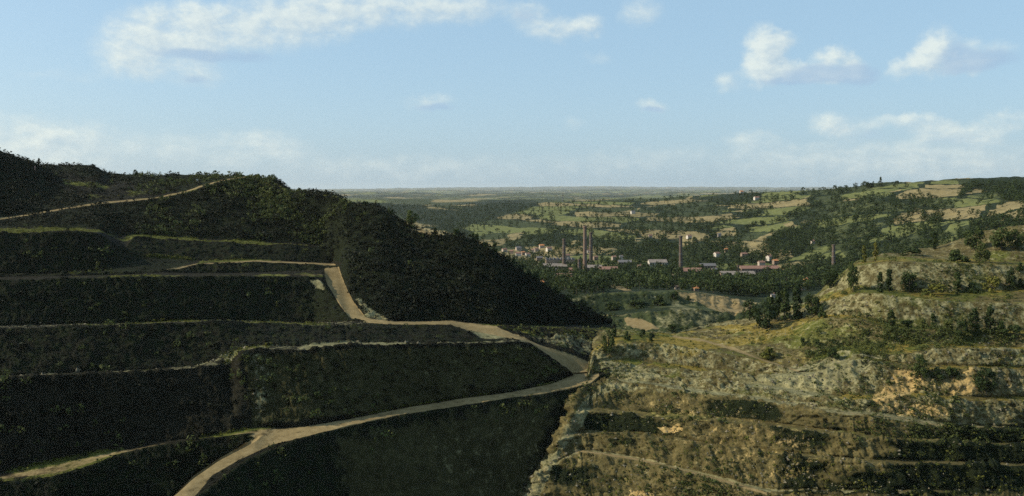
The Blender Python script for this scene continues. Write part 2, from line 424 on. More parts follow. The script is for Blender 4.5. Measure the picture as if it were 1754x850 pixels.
left_rows = [
 ([(-80, 1500, 185), (339, 1150, 270), (600, 1010, 335), (876, 960, 375), (1045, 930, 392)], FACE),
 (main_out, dict(c={'road': 0, 'grass': .4}, rough=.1)),
 (main_in, FACE),
 ([(-80, 1000, 306), (100, 990, 312), (299, 930, 335), (400, 850, 349), (430, 775, 353), (440, 757, 355)], FACE),
 ([(-80, 838, -107), (0, 827, -106.5), (94, 817, -105), (155, 798, -104), (212, 776, -102.5), (329, 754, -100), (400, 746, -98.5), (438, 742, -98)], dict(c={'grass': .7}, rough=.12)),
 ([(-80, 815, -107), (0, 811, -106.5), (94, 789, -105), (188, 771, -103), (282, 756, -101), (376, 744, -98.7), (423, 735, -97.6), (470, 731.5, -97.6), (518, 730, -97.3), (594, 717, -96.8), (688, 698, -96.1), (782, 682, -95.4), (876, 670, -95), (947, 655, -93.8), (982, 640, -92.1), (1045, 635, -92)], dict(c={'scrub': .25, 'grass': .10}, ribs=1.1, rough=.8)),
 ([(-80, 652, 351), (0, 648, 355), (240, 638, 371), (339, 629, 380), (398, 625, 388), (412, 604, 384), (440, 596, 386), (510, 600, 391), (600, 593, 401), (690, 592, 413), (760, 591, 421), (825, 589, 429), (890, 585, 440), (909, 591, 444), (938, 609, 445), (961, 625, 446), (982, 639, 450), (1045, 634, 456)], dict(c={'grass': .6, 'rock': .45}, rough=.45)),
 ([(-80, 648, 360), (0, 645, 364), (240, 634, 380), (339, 626, 388), (410, 598, 396), (440, 592, 398), (520, 593, 404), (600, 585, 414), (720, 587, 424), (825, 585, 436), (890, 583, 446), (909, 590, 450), (938, 608, 451), (961, 624, 452), (982, 637, 455), (1045, 632, 460)], dict(c={'scrub': .5, 'grass': .2}, ribs=.5, rough=1.0)),
 ([(-80, 567, 378), (0, 563, 382), (207, 557, 396), (376, 552, 412), (470, 556, 432), (600, 558, 448), (660, 557, 452), (700, 557, 455), (740, 557, 458), (770, 557, 460), (800, 568, 452), (826, 583, 446), (890, 582, 449), (909, 589, 452), (938, 607, 453), (961, 623, 454), (982, 636, 457), (1045, 631, 462)], dict(c={'grass': .7, 'rock': .4}, rough=.6)),
 ([(-80, 563, 424), (0, 560, 432), (207, 554, 452), (376, 549, 472), (470, 552, 482), (540, 553, 484), (575, 553, 470), (600, 551, 462), (665, 554, 457), (770, 555, 470), (800, 563, 466), (848, 561, 474), (867, 568, 470), (895, 579, 463), (923, 591, 460), (961, 603, 462), (994, 615, 463), (1018, 624, 465), (1045, 632, 465)], FACE),
 # crest above the middle bench (left) / rough grassy bank beyond the hairpin (right)
 ([(-80, 482, 440), (0, 481, 449), (81, 480, 456), (207, 477, 470), (376, 474, 490), (470, 474, 503), (540, 474, 511), (560, 495, 500), (580, 522, 484), (600, 548, 466), (625, 547, 466), (665, 551, 464), (700, 551, 470), (768, 551, 483), (848, 559, 479), (900, 561, 490), (960, 563, 500), (1010, 566, 505), (1045, 576, 505)], dict(c={'grass': .8}, rough=.3)),
 ([(-80, 479, 458), (0, 477, 466), (207, 472, 488), (376, 469, 507), (470, 469, 515), (540, 469, 525), (556, 471, 524), (561, 487, 516), (580, 519, 484), (600, 546, 468), (625, 545, 470), (665, 550, 467), (700, 550, 473), (768, 550, 486), (848, 557, 490), (900, 558, 520), (1000, 557, 555), (1045, 557, 570)], dict(c={'grass': .5}, rough=.3)),
 ([(-80, 476, 468), (0, 475, 476), (230, 470, 500), (282, 466, 508), (335, 468, 520), (440, 467, 532), (541, 463, 544), (556, 461, 548), (580, 459, 552), (590, 488, 518), (606, 519, 488), (625, 544, 472), (640, 546, 472), (665, 549, 470)], FACE),
 ([(-80, 474, 474), (0, 473, 482), (230, 467, 506), (282, 463.5, 514), (335, 453, 530), (440, 448, 543), (541, 453, 555), (569, 455, 562), (584, 457, 560)], dict(c={'grass': .75}, rough=.25)),
 ([(-80, 472, 484), (0, 471, 492), (170, 466, 510), (240, 440, 535), (282, 441, 545), (335, 447, 548), (440, 445, 560), (541, 450, 572), (575, 451, 578)], FACE),
 ([(-80, 398, 500), (0, 398, 508), (130, 399, 520), (169, 401, 524), (190, 415, 530), (215, 428, 540), (229, 406, 556), (282, 410, 566), (353, 415, 574), (440, 419, 582), (523, 422, 590), (560, 426, 594)], TOP),
 ([(-80, 390, 534), (0, 391, 544), (71, 390, 552), (169, 393, 560), (200, 405, 570), (229, 402, 580), (353, 410, 592), (440, 414, 598), (523, 418, 604), (560, 422, 606)], SLOPE),
 ([(-80, 383, 560), (0, 377.5, 578), (35, 372.5, 586), (130, 357, 606), (176, 350, 616), (265, 342.5, 634), (317, 331.5, 646), (353, 320, 655), (388, 311, 664), (420, 305, 672), (440, 318, 668), (465, 320, 660), (500, 331, 645), (575, 338, 625), (605, 354, 605), (650, 360, 590), (700, 393, 578), (755, 408, 567), (790, 408, 562), (850, 441, 556), (930, 496, 560), (1000, 532, 568), (1045, 558, 575)], dict(c={'grass': .7}, rough=.2)),
 ([(-80, 379, 566), (0, 374, 586), (35, 369, 594), (130, 353.5, 614), (176, 346.5, 624), (265, 339.5, 642), (317, 328, 655), (353, 316, 665), (388, 307, 674), (420, 302.5, 684), (440, 310, 678), (465, 312, 670), (500, 328, 652), (575, 335, 632), (605, 352, 612), (650, 356, 597), (700, 390, 585), (755, 405, 574), (790, 404, 568), (850, 437, 562), (930, 492, 566), (1000, 528, 574), (1045, 555, 581)], SLOPE),
 ([(-80, 232, 640), (0, 258, 662), (12, 262, 664), (30, 270, 668), (47, 276, 672), (62, 283, 690), (80, 282.5, 720), (150, 283, 740), (165, 285, 748), (183, 297, 760), (230, 299, 755), (300, 301, 745), (350, 302, 735), (420, 301.5, 700), (440, 304, 692), (465, 305, 690), (480, 312, 680), (500, 327, 660), (575, 334, 640), (605, 351, 620), (650, 355, 605), (700, 389, 592), (755, 404, 580), (790, 403, 575), (850, 436, 569), (930, 491, 573), (1000, 527, 581), (1045, 554, 588)], SLOPE),
 ([(-80, 330, 900), (300, 340, 950), (600, 400, 800), (850, 500, 690), (1045, 600, 640)], SLOPE)]
SL = Sheet(left_rows, -240, 1045, 1.6, 1.7)
# haul road surfaces
ROAD_MAIN = [(312, 875), (364, 815), (416, 785), (466, 762), (517, 750), (600, 729), (688, 710), (782, 696), (876, 681), (923, 676), (970, 667), (1013, 657), (1026, 645), (1025, 634), (1018, 624), (994, 615), (961, 603), (923, 591), (895, 579), (867, 568), (848, 559), (770, 551), (700, 550), (665, 551), (640, 548), (625, 543), (606, 518), (590, 486), (581, 458), (556, 460), (556, 472), (562, 489), (581, 521), (599, 545), (630, 553), (665, 556), (768, 556), (800, 565), (850, 575), (888, 583), (909, 590), (938, 609), (961, 625), (980, 639), (976, 645), (947, 657), (876, 672), (782, 684), (688, 700), (594, 719), (540, 728), (500, 735), (438, 752), (376, 785), (329, 818), (290, 858), (300, 875)]
SL.paint('road', ROAD_MAIN, 1, 1.6, calm=True)
SL.paint('road', [(440, 733), (540, 727), (560, 740), (500, 752), (440, 758), (424, 747)], .55, 5, calm=True)
SL.paint('road', [(-80, 818), (0, 815), (94, 795), (188, 774), (282, 758), (376, 746), (440, 735), (440, 744), (376, 748), (282, 762), (188, 783), (130, 804), (94, 813), (0, 823), (-80, 834)], .54, 3, calm=True)
SL.paint('road', [(281, 464), (310, 457), (335, 452), (440, 446), (541, 450), (575, 452), (575, 456), (541, 454), (440, 449), (335, 454.5), (300, 463)], .8, 1.5, calm=True)
SL.paint('road', [(280, 470), (440, 469), (556, 468), (556, 474), (440, 473), (280, 474)], .5, 3, calm=True)
SL.paint('road', [(-80, 381), (0, 376.5), (35, 371.5), (130, 356), (176, 349), (265, 341.5), (317, 330), (353, 318), (388, 309), (422, 303.5), (422, 302), (388, 306.5), (353, 315.5), (317, 327.5), (265, 339), (176, 346), (130, 353), (35, 368.5), (0, 373.5), (-80, 378)], .85, 1.2, calm=True)
SL.paint('rock', [(608, 515), (618, 512), (632, 530), (668, 548), (650, 550), (628, 545)], .75, 4)
SL.paint('rock', [(525, 478), (545, 478), (556, 490), (558, 498), (540, 494)], .8, 4)
SL.paint('rock', [(775, 553), (845, 560), (890, 580), (830, 584), (805, 570)], .62, 4, calm=True)
SL.paint('rock', [(510, 600), (600, 592), (720, 592), (720, 587), (600, 584), (520, 592)], .8, 2)
SL.paint('grass', [(850, 562), (1010, 566), (1040, 578), (1030, 625), (1000, 614), (940, 594), (900, 578)], .5, 5, clear=('scrub',))
SL.paint('rock', [(880, 572), (1000, 572), (1020, 590), (1020, 620), (990, 610), (930, 588)], .52, 8, clear=('scrub',))
SL.paint('rock', [(412, 604), (440, 596), (470, 600), (470, 740), (428, 738)], .42, 20)
SL.paint('rock', [(690, 600), (860, 592), (900, 600), (880, 660), (740, 680), (700, 650)], .28, 25)
SL.paint('rock', [(690, 720), (920, 690), (960, 690), (920, 900), (740, 900)], .30, 30)
SL.paint('road', [(700, 392), (725, 396), (755, 401), (758, 406), (735, 405), (705, 397)], .7, 2)
for pl in ([(0, 394), (80, 392), (172, 395), (178, 399), (80, 398), (0, 398)], [(229, 404), (353, 411), (523, 419), (523, 422), (353, 416), (240, 409)]):
    SL.paint('grass', pl, 1, 2, clear=('scrub',))
SL.paint('grass', [(90, 300), (180, 312), (300, 330), (260, 338), (150, 342), (110, 322)], .6, 8, clear=('scrub',))
SL.paint('grass', [(420, 340), (560, 345), (600, 370), (560, 395), (420, 385)], .36, 14)
SL.paint('ygrass_or_light', [(415, 606), (520, 602), (890, 588), (975, 636), (876, 668), (600, 714), (470, 728), (430, 735)], .78, 10)  # paler olive paints grazing light onto the block face
SL.paint('ygrass_or_light', [(560, 745), (782, 700), (950, 668), (965, 690), (925, 800), (900, 920), (600, 920)], .7, 30)  # pit face below the road lightened the same way, light put into colour
LENS = [(150, 476), (200, 450), (235, 436), (300, 440), (345, 444), (335, 451), (300, 462), (282, 463), (230, 469)]
SL.paint('grass', LENS, .05, 3, keep=True); SL.paint('scrub', LENS, .6, 4)
SL.paint('grass', [(248, 437), (300, 440), (347, 444), (347, 447), (300, 445), (248, 441)], .9, 2)
SLP = [(586, 470), (584, 452), (572, 449), (540, 428), (540, 400), (560, 350), (620, 345), (700, 380), (800, 395), (1060, 560), (1010, 562), (848, 556), (700, 548), (668, 547), (640, 540), (612, 515)]
SL.paint('grass', SLP, .06, 4, keep=True); SL.paint('scrub', SLP, .7, 4)
sd = poly_sd(SL.u, SL.v, SLP); w = np.clip(.5 + sd / 16, 0, 1); SL.ribs = SL.ribs * (1 - w) + .35 * w; SL.rough = SL.rough * (1 - w) + 1.2 * w
for o_ in ('grass',): SL.paint(o_, [(528, 476), (556, 475), (562, 490), (582, 522), (600, 547), (575, 550), (520, 550)], .05, 3, keep=True)
SL.paint('scrub', [(528, 478), (556, 478), (562, 490), (582, 522), (600, 547), (575, 550), (520, 550)], .6, 3)
mid_ = (SL.strip == 1) & (np.abs(SL.t - .5) < .13); SL.cov[mid_, :, 2] *= np.where(SL.u[mid_] < 940, .60, 1)
SL.cov[..., 0] *= np.clip(.60 + 1.7 * fbm(SL.P * .05, 4, 93, .6), .05, 1.0)
SL.paint('grass', [(-80, 392), (80, 391.5), (172, 394.5), (180, 399), (80, 398.5), (-80, 399)], .9, 1.5)
SL.paint('grass', [(231, 403.5), (353, 411), (500, 418), (500, 421), (353, 415.5), (240, 409)], .75, 1.5)
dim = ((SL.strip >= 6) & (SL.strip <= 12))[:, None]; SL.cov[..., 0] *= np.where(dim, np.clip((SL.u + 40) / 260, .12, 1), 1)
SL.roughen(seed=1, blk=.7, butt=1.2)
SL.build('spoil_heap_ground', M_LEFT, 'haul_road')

# ---- right rock benches
RF = dict(c={'rock': .48, 'grass': .36}, ribs=1.0, rough=1.3); RT = dict(c={'ygrass_or_light': .7, 'grass': .5}, rough=.28); RR = dict(c={'rock': .38, 'ygrass_or_light': .32, 'grass': .3}, ribs=.5, rough=1.3)
RD2 = dict(c={'rock': .26, 'ygrass_or_light': .26, 'grass': .12}, ribs=1.2, rough=1.3)
right_rows = [
 ([(885, 1100, 372), (1000, 1100, 345), (1300, 1080, 300), (1500, 1080, 285), (1860, 1080, 285)], RD2),
 ([(885, 852, 408), (892, 850, 386), (930, 850, 380), (1000, 850, 374), (1100, 850, 362), (1300, 850, 338), (1500, 850, 321), (1754, 850, 321), (1860, 850, 322)], RD2),
 ([(885, 832, 412), (905, 822, 412), (915, 818, 386), (965, 790, 388), (1000, 775, 391), (1088, 789, 379), (1176, 811, 358), (1265, 834, 343), (1330, 845, 336), (1500, 846, 322), (1860, 846, 323)], dict(c={'rock': .6}, rough=.3)),
 ([(885, 828, 414), (908, 818, 414), (918, 813, 389), (965, 785, 391), (1000, 770, 397), (1088, 783, 386), (1176, 804, 365), (1265, 827, 349), (1330, 840, 341), (1500, 840, 327), (1860, 838, 328)], RD2),
 ([(885, 795, 424), (935, 770, 424), (945, 764, 394), (965, 752, 396), (1000, 742, 402), (1100, 748, 391), (1200, 763, 371), (1350, 782, 347), (1489, 796, 332), (1604, 797, 331), (1754, 804, 332), (1860, 808, 333)], dict(c={'grass': .25, 'rock': .3}, rough=.7)),
 ([(885, 785, 426), (940, 758, 426), (950, 752, 399), (970, 742, 402), (1000, 737, 410), (1100, 742, 400), (1200, 757, 380), (1350, 776, 355), (1489, 788, 340), (1604, 789, 339), (1754, 795, 340), (1860, 798, 341)], dict(c={'rock': .2, 'grass': .2}, ribs=1.2, rough=1.2)),
 ([(885, 745, 432), (960, 722, 432), (970, 714, 405), (1000, 706, 412), (1060, 706, 412), (1105, 716, 404), (1200, 718, 386), (1350, 737, 361), (1450, 748, 347), (1542, 759, 343), (1619, 760, 342), (1754, 768, 343), (1860, 772, 344)], dict(c={'grass': .35, 'rock': .3}, rough=.6)),
 ([(885, 735, 434), (966, 708, 432), (978, 702, 412), (1000, 698, 421), (1060, 700, 422), (1105, 708, 414), (1200, 711, 396), (1350, 729, 372), (1450, 739, 357), (1542, 751, 351), (1619, 753, 350), (1754, 761, 350), (1860, 765, 351)], dict(c={'rock': .25, 'grass': .2}, ribs=1.2, rough=1.2)),
 ([(885, 692, 436), (972, 684, 436), (986, 676, 424), (1002, 664, 432), (1030, 652, 442), (1100, 657, 428), (1200, 674, 407), (1300, 687, 388), (1413, 707, 365), (1501, 714, 357), (1604, 731, 354), (1648, 734, 353), (1713, 739, 353), (1860, 748, 353)], dict(c={'rock': .62, 'ygrass_or_light': .2}, rough=.4)),
 ([(885, 686, 438), (975, 678, 438), (990, 668, 430), (1004, 659, 438), (1030, 647, 450), (1100, 652, 437), (1200, 668, 417), (1300, 680, 399), (1413, 701, 376), (1501, 706, 367), (1604, 724, 362), (1648, 727, 362), (1713, 731, 362), (1860, 740, 361)], RF),
 ([(1013, 655, 443), (1030, 641, 453), (1100, 642, 444), (1200, 656, 425), (1300, 664, 408), (1400, 682, 384), (1480, 690, 372), (1542, 678, 372), (1633, 687, 366), (1722, 690, 366), (1860, 694, 364)], RT),
 ([(1018, 645, 450), (1030, 636, 456), (1100, 638, 451), (1200, 651, 434), (1300, 657, 418), (1400, 672, 398), (1480, 680, 385), (1542, 670, 385), (1620, 678, 377), (1702, 681, 376), (1752, 679, 376), (1860, 680, 375)], RF),
 ([(1018, 630, 462), (1030, 622, 462), (1100, 627, 457), (1200, 637, 441), (1300, 646, 423), (1400, 643, 408), (1478, 616, 404), (1560, 634, 389), (1669, 635, 382), (1752, 638, 381), (1860, 640, 380)], RT),
 ([(1018, 626, 464), (1030, 616, 466), (1100, 619, 464), (1200, 631, 450), (1300, 638, 432), (1400, 636, 418), (1478, 612, 414), (1560, 626, 400), (1669, 628, 392), (1752, 630, 391), (1860, 632, 390)], RF),
 ([(1018, 603, 468), (1060, 592, 472), (1140, 590, 472), (1200, 602, 458), (1292, 616, 440), (1360, 639, 420), (1400, 627, 421), (1440, 602, 428), (1478, 609, 418), (1534, 611, 406), (1600, 603, 402), (1669, 601, 397), (1752, 601, 395), (1860, 603, 394)], dict(c={'ygrass_or_light': .85, 'grass': .5}, rough=.4)),
 ([(1010, 585, 488), (1080, 575, 492), (1151, 578, 494), (1204, 584, 480), (1292, 609, 450), (1360, 630, 432), (1400, 612, 432), (1440, 594, 438), (1488, 590, 430), (1620, 591, 418), (1752, 596, 410), (1860, 598, 408)], RR),
 ([(1010, 567, 505), (1040, 566, 508), (1080, 569, 504), (1151, 575, 500), (1220, 564, 515), (1300, 561, 492), (1370, 552, 476), (1420, 547, 462), (1472, 547, 446), (1534, 566, 430), (1636, 568, 424), (1752, 573, 415), (1860, 576, 412)], RT),
 ([(1010, 566, 508), (1151, 573, 506), (1220, 559, 525), (1300, 556, 502), (1370, 546, 490), (1420, 541, 474), (1472, 542, 458), (1534, 560, 444), (1636, 563, 438), (1752, 567, 430), (1860, 569, 426)], dict(c={'rock': .48, 'grass': .38}, ribs=1.0, rough=.45)),
 ([(1010, 566, 512), (1151, 573, 510), (1220, 556, 535), (1300, 546, 520), (1370, 531, 510), (1420, 516, 490), (1472, 504, 468), (1511, 506, 456), (1610, 516, 445), (1735, 521, 437), (1860, 523, 432)], RT),
 ([(1010, 567, 520), (1151, 574, 516), (1220, 556, 540), (1300, 542, 530), (1380, 522, 524), (1420, 502, 512), (1475, 490, 492), (1501, 497, 482), (1587, 502, 474), (1669, 502, 468), (1752, 496, 466), (1860, 494, 462)], dict(c={'rock': .52, 'grass': .34}, ribs=1.0, rough=.4)),
 ([(1300, 541, 536), (1380, 519, 532), (1420, 495, 526), (1465, 457, 505), (1521, 449, 492), (1613, 452, 482), (1752, 458, 474), (1860, 462, 470)], RT),
 ([(1300, 541, 545), (1380, 518, 550), (1420, 492, 550), (1465, 451, 540), (1521, 441, 540), (1613, 444, 530), (1752, 449, 520), (1860, 450, 515)], RR),
 ([(1300, 543, 555), (1380, 520, 560), (1420, 490, 570), (1465, 449, 575), (1521, 436, 600), (1600, 426, 602), (1650, 408, 590), (1700, 394, 580), (1754, 388, 570), (1860, 380, 560)], RR),
 ([(1010, 620, 560), (1151, 620, 560), (1300, 590, 600), (1420, 540, 640), (1521, 490, 690), (1700, 440, 680), (1860, 420, 680)], RR)]
SR = Sheet(right_rows, 885, 2080, 1.6, 1.7, 5)
SR.paint('road', [(1151, 574), (1204, 580), (1260, 595), (1292, 609), (1360, 631), (1395, 642), (1360, 637), (1292, 614), (1250, 600), (1204, 586), (1151, 579)], .62, 2, calm=True)
SR.paint('road', [(985, 768), (1000, 771), (1088, 784), (1176, 805), (1265, 828), (1315, 843), (1315, 849), (1265, 834), (1176, 811), (1088, 789), (985, 776)], .8, 2, calm=True)
SR.paint('road', [(1400, 702), (1501, 707), (1604, 725), (1713, 732), (1713, 739), (1604, 731), (1501, 713), (1400, 707)], .55, 3)
SR.paint('rock', [(1005, 676), (1022, 682), (996, 728), (960, 778), (924, 860), (890, 880), (900, 850), (930, 800), (955, 760), (985, 705)], .85, 4, clear=('grass', 'ygrass_or_light', 'scrub'))
SR.paint('orange', [(1005, 680), (1018, 684), (992, 725), (958, 780), (925, 850), (905, 850), (935, 800), (962, 760), (988, 710)], .38, 4)
SR.paint('rock', [(1030, 655), (1200, 668), (1400, 690), (1420, 706), (1300, 690), (1100, 668), (1010, 690)], .7, 8)
SR.paint('rock', [(1320, 640), (1420, 610), (1480, 615), (1480, 650), (1400, 690), (1300, 670), (1200, 660)], .8, 12, clear=('ygrass_or_light',))
SR.paint('rock', [(1015, 595), (1060, 620), (1130, 640), (1120, 655), (1030, 640)], .7, 6)
SR.paint('orange', [(1535, 628), (1575, 632), (1585, 660), (1560, 675), (1500, 700), (1490, 680), (1520, 660)], .8, 8, clear=('rock', 'grass'))
SR.paint('orange', [(1640, 640), (1665, 634), (1675, 672), (1625, 682), (1630, 660)], .85, 6, clear=('rock', 'grass'))
SR.paint('orange', [(1490, 680), (1560, 685), (1640, 695), (1620, 722), (1560, 718), (1500, 705)], .55, 8)
SR.paint('orange', [(1540, 640), (1752, 645), (1752, 672), (1560, 675)], .42, 8)
SR.paint('ygrass_or_light', [(1140, 585), (1360, 640), (1440, 600), (1480, 590), (1470, 545), (1380, 535), (1230, 560), (1150, 575)], .62, 12)
SR.paint('ygrass_or_light', [(1015, 580), (1090, 570), (1160, 590), (1250, 610), (1180, 620), (1060, 615)], .62, 10)
SR.paint('orange', [(1060, 650), (1250, 680), (1400, 720), (1440, 850), (1250, 850), (1080, 720)], .36, 30)
SR.paint('orange', [(1130, 735), (1165, 727), (1172, 737), (1140, 744)], 1, 3)
SR.paint('orange', [(1078, 842), (1120, 846), (1130, 856), (1078, 856)], 1, 3)
SR.paint('scrub', [(1480, 745), (1740, 735), (1860, 740), (1860, 900), (1470, 900)], .42, 40)  # shade of the lower right corner painted in with the scrub colour
SR.paint('scrub', [(1470, 598), (1530, 608), (1510, 628), (1478, 640)], .8, 5)
pat = np.clip(.62 + 1.5 * fbm(SR.P * .055, 4, 91, .6), .12, 1.0); SR.cov[..., 3] *= pat
SR.cov[..., 0] = np.clip(SR.cov[..., 0] + np.where(SR.strip < 9, .35, .8)[:, None] * np.clip(fbm(SR.P * .045 + 5, 4, 92, .6), -.2, 1), 0, 1)
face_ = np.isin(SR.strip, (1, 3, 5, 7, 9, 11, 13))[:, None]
ledge_shade = np.clip(.52 + 1.3 * fbm(SR.P * np.array([.03, .03, .09]), 4, 97, .6), 0, .9)  # broken dark bands, ledge shadows painted onto the bench faces
low_r = np.clip((SR.u - 1480 + 190 * fbm(SR.P * .05, 3, 99)) / 150, 0, 1) * np.clip((SR.v - 725) / 12, 0, 1); blockm = np.clip(1 - np.abs(SR.u - 1045) / 75, 0, 1) * np.clip(1 - np.abs(SR.v - 727) / 24, 0, 1)  # where shade is painted over the lower right corner and the dark block
SR.cov[..., 5] = np.maximum(SR.cov[..., 5], np.where(face_, np.clip(ledge_shade * np.where(SR.v > 690, .92, .66) + .75 * low_r + 1.2 * blockm - .12, 0, .95), .35 * low_r) * (SR.v > 640))  # painted shade goes into the scrub channel
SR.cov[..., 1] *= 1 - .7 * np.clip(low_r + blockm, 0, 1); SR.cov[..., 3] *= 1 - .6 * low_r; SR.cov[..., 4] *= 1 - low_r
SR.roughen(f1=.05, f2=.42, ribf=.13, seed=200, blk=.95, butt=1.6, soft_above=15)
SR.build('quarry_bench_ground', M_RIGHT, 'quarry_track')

# ---- inner pit, valley floor and hillside
PW = dict(c={'rock': .34, 'scrub': .40}, ribs=.7, rough=1.6); VA = dict(c={}, rough=.8); HI = dict(c={}, rough=3.0)
mid_rows = [
 ([(560, 700, 560), (1000, 650, 560), (1400, 620, 600), (1860, 600, 640)], PW),
 ([(560, 600, 680), (900, 562, 640), (1030, 558, 622), (1080, 564, 620), (1150, 573, 612), (1225, 569, 622), (1290, 550, 640), (1400, 532, 660), (1860, 525, 690)], PW),
 ([(900, 534, 660), (1030, 543, 645), (1080, 538, 645), (1150, 532, 640), (1200, 533, 645), (1269, 537, 662), (1300, 532, 668), (1860, 500, 740)], dict(c={'rock': .3, 'grass': .2}, rough=.5)),
 ([(900, 528, 700), (1030, 534, 690), (1080, 528, 688), (1150, 521, 690), (1200, 526, 690), (1269, 530, 700), (1300, 527, 706), (1860, 495, 760)], PW),
 ([(900, 508, 730), (980, 507, 718), (1078, 502, 714), (1166, 499, 720), (1225, 509, 735), (1292, 523, 735), (1330, 521, 750), (1450, 500, 760), (1860, 480, 780)], dict(c={'road': 0, 'rock': .3}, rough=.5)),
 ([(560, 520, 900), (900, 492, 905), (1000, 491, 900), (1166, 494, 880), (1292, 501, 870), (1400, 500, 860), (1860, 470, 880)], VA),
 ([(560, 470, 1350), (860, 463, 1300), (1000, 469, 1200), (1166, 473, 1180), (1300, 471, 1180), (1427, 463, 1150), (1500, 442, 1110), (1600, 422, 1070), (1754, 402, 1020), (1860, 392, 1010)], HI),
 ([(560, 420, 2000), (800, 422, 1900), (900, 432, 1780), (1000, 432, 1600), (1166, 430, 1500), (1300, 425, 1450), (1427, 410, 1400), (1500, 395, 1350), (1600, 380, 1300), (1754, 352, 1250), (1860, 345, 1250)], HI),
 ([(560, 380, 2900), (700, 387, 2800), (800, 386, 2700), (900, 385, 2500), (1000, 384, 2300), (1166, 378, 2100), (1300, 368, 2000), (1427, 350, 1900), (1508, 332, 1800), (1600, 325, 1700), (1754, 318, 1600), (1860, 316, 1580)], HI),
 ([(560, 345, 4300), (620, 346, 4200), (700, 351, 4000), (800, 352, 3800), (860, 347, 3650), (900, 349, 3600), (960, 346, 3500), (1100, 342, 3200), (1200, 335, 3000), (1300, 330, 2700), (1400, 326, 2300), (1430, 323, 2200), (1500, 315, 2100), (1560, 312, 2000), (1650, 307, 1900), (1754, 303, 1800), (1860, 300, 1760)], HI),
 ([(560, 352, 5000), (900, 355, 4600), (1200, 350, 3800), (1500, 340, 2900), (1860, 330, 2600)], HI)]
SM = Sheet(mid_rows, 560, 2080, 2.0, 1.6, 10)
LGREEN = [[(1435, 337), (1500, 320), (1560, 314), (1640, 309), (1647, 322), (1638, 343), (1560, 338), (1500, 334), (1450, 343)], [(1636, 347), (1660, 335), (1752, 350), (1752, 372), (1690, 375), (1640, 402), (1600, 395)],
          [(1345, 446), (1400, 425), (1430, 420), (1400, 440), (1360, 460)], [(1206, 392), (1300, 376), (1345, 366), (1340, 372), (1270, 390)], [(1180, 335), (1240, 333), (1270, 340), (1180, 348)], [(806, 400), (860, 385), (880, 392), (815, 406)], [(1400, 440), (1440, 430), (1450, 440), (1405, 455)]]
TAN = [[(1200, 380), (1271, 357), (1274, 367), (1217, 384)], [(1218, 396), (1295, 382), (1261, 402), (1220, 405)], [(1266, 421), (1331, 396), (1333, 405), (1287, 424)], [(1315, 356), (1392, 334), (1386, 343), (1328, 357)], [(1086, 410), (1128, 398), (1129, 405), (1090, 417)],
       [(1140, 412), (1194, 404), (1190, 416), (1155, 424)], [(1100, 357), (1124, 346), (1122, 354)], [(1139, 351), (1158, 344), (1156, 353)], [(1168, 342), (1186, 335), (1186, 346)], [(811, 411), (870, 408), (862, 420), (826, 424)], [(868, 402), (900, 396), (890, 409), (872, 412)],
       [(974, 415), (1008, 403), (1008, 410), (978, 421)], [(1028, 432), (1074, 422), (1060, 430), (1040, 437)], [(1026, 372), (1050, 366), (1048, 374)], [(1050, 365), (1082, 359), (1080, 364)], [(970, 438), (990, 430), (988, 437), (974, 443)], [(905, 380), (930, 374), (926, 381)], [(700, 362), (740, 358), (738, 364)], [(1090, 362), (1094, 352), (1110, 350)],
       [(850, 432), (900, 424), (905, 436), (870, 440)], [(1340, 384), (1392, 372), (1390, 380), (1350, 392)], [(1440, 345), (1450, 340), (1475, 338), (1470, 344)], [(1520, 328), (1545, 325), (1540, 330)]]
WOODS = [([(1640, 337), (1660, 306), (1687, 299), (1752, 301), (1800, 300), (1800, 350), (1752, 346), (1711, 332), (1671, 325), (1643, 342)], 1.0),
         ([(1405, 347), (1470, 341), (1495, 334), (1530, 341), (1570, 340), (1637, 347), (1630, 382), (1600, 380), (1572, 386), (1604, 412), (1592, 426), (1540, 430), (1500, 440), (1450, 452), (1405, 432), (1396, 400)], .5),
         ([(800, 352), (862, 341), (903, 346), (924, 349), (903, 360), (865, 371), (839, 379), (800, 388)], 1.0), ([(583, 332), (717, 347), (735, 355), (837, 362), (837, 376), (781, 396), (717, 384), (647, 357)], 1.0),
         ([(925, 482), (990, 470), (1060, 462), (1100, 462), (1160, 470), (1250, 480), (1300, 487), (1300, 511), (1250, 505), (1166, 497), (1080, 499), (1040, 494), (930, 497)], 1.0), ([(925, 488), (1035, 492), (1040, 503), (990, 512), (955, 503)], 1.0), ([(1300, 490), (1345, 465), (1420, 452), (1440, 480), (1400, 505), (1330, 530)], .95),
         ([(1184, 338), (1240, 330), (1310, 325), (1305, 345), (1260, 350), (1184, 345)], .9), ([(1310, 405), (1360, 392), (1385, 408), (1370, 430), (1320, 432)], 1.0), ([(1270, 362), (1310, 355), (1312, 368), (1275, 376)], .9), ([(1080, 430), (1140, 408), (1170, 405), (1160, 430), (1090, 440)], .9),
         ([(900, 400), (960, 396), (985, 405), (965, 420), (930, 424), (905, 415)], .85), ([(1340, 370), (1400, 345), (1400, 400), (1350, 380)], .75), ([(1190, 395), (1215, 383), (1222, 396), (1200, 402)], .9), ([(1000, 370), (1100, 345), (1200, 350), (1190, 380), (1090, 396), (1010, 392)], .62), ([(1640, 385), (1752, 375), (1752, 410), (1640, 410)], .8),
         ([(1130, 462), (1250, 440), (1300, 455), (1250, 476), (1160, 474)], .5), ([(820, 438), (900, 442), (930, 450), (930, 475), (860, 455)], .8)]
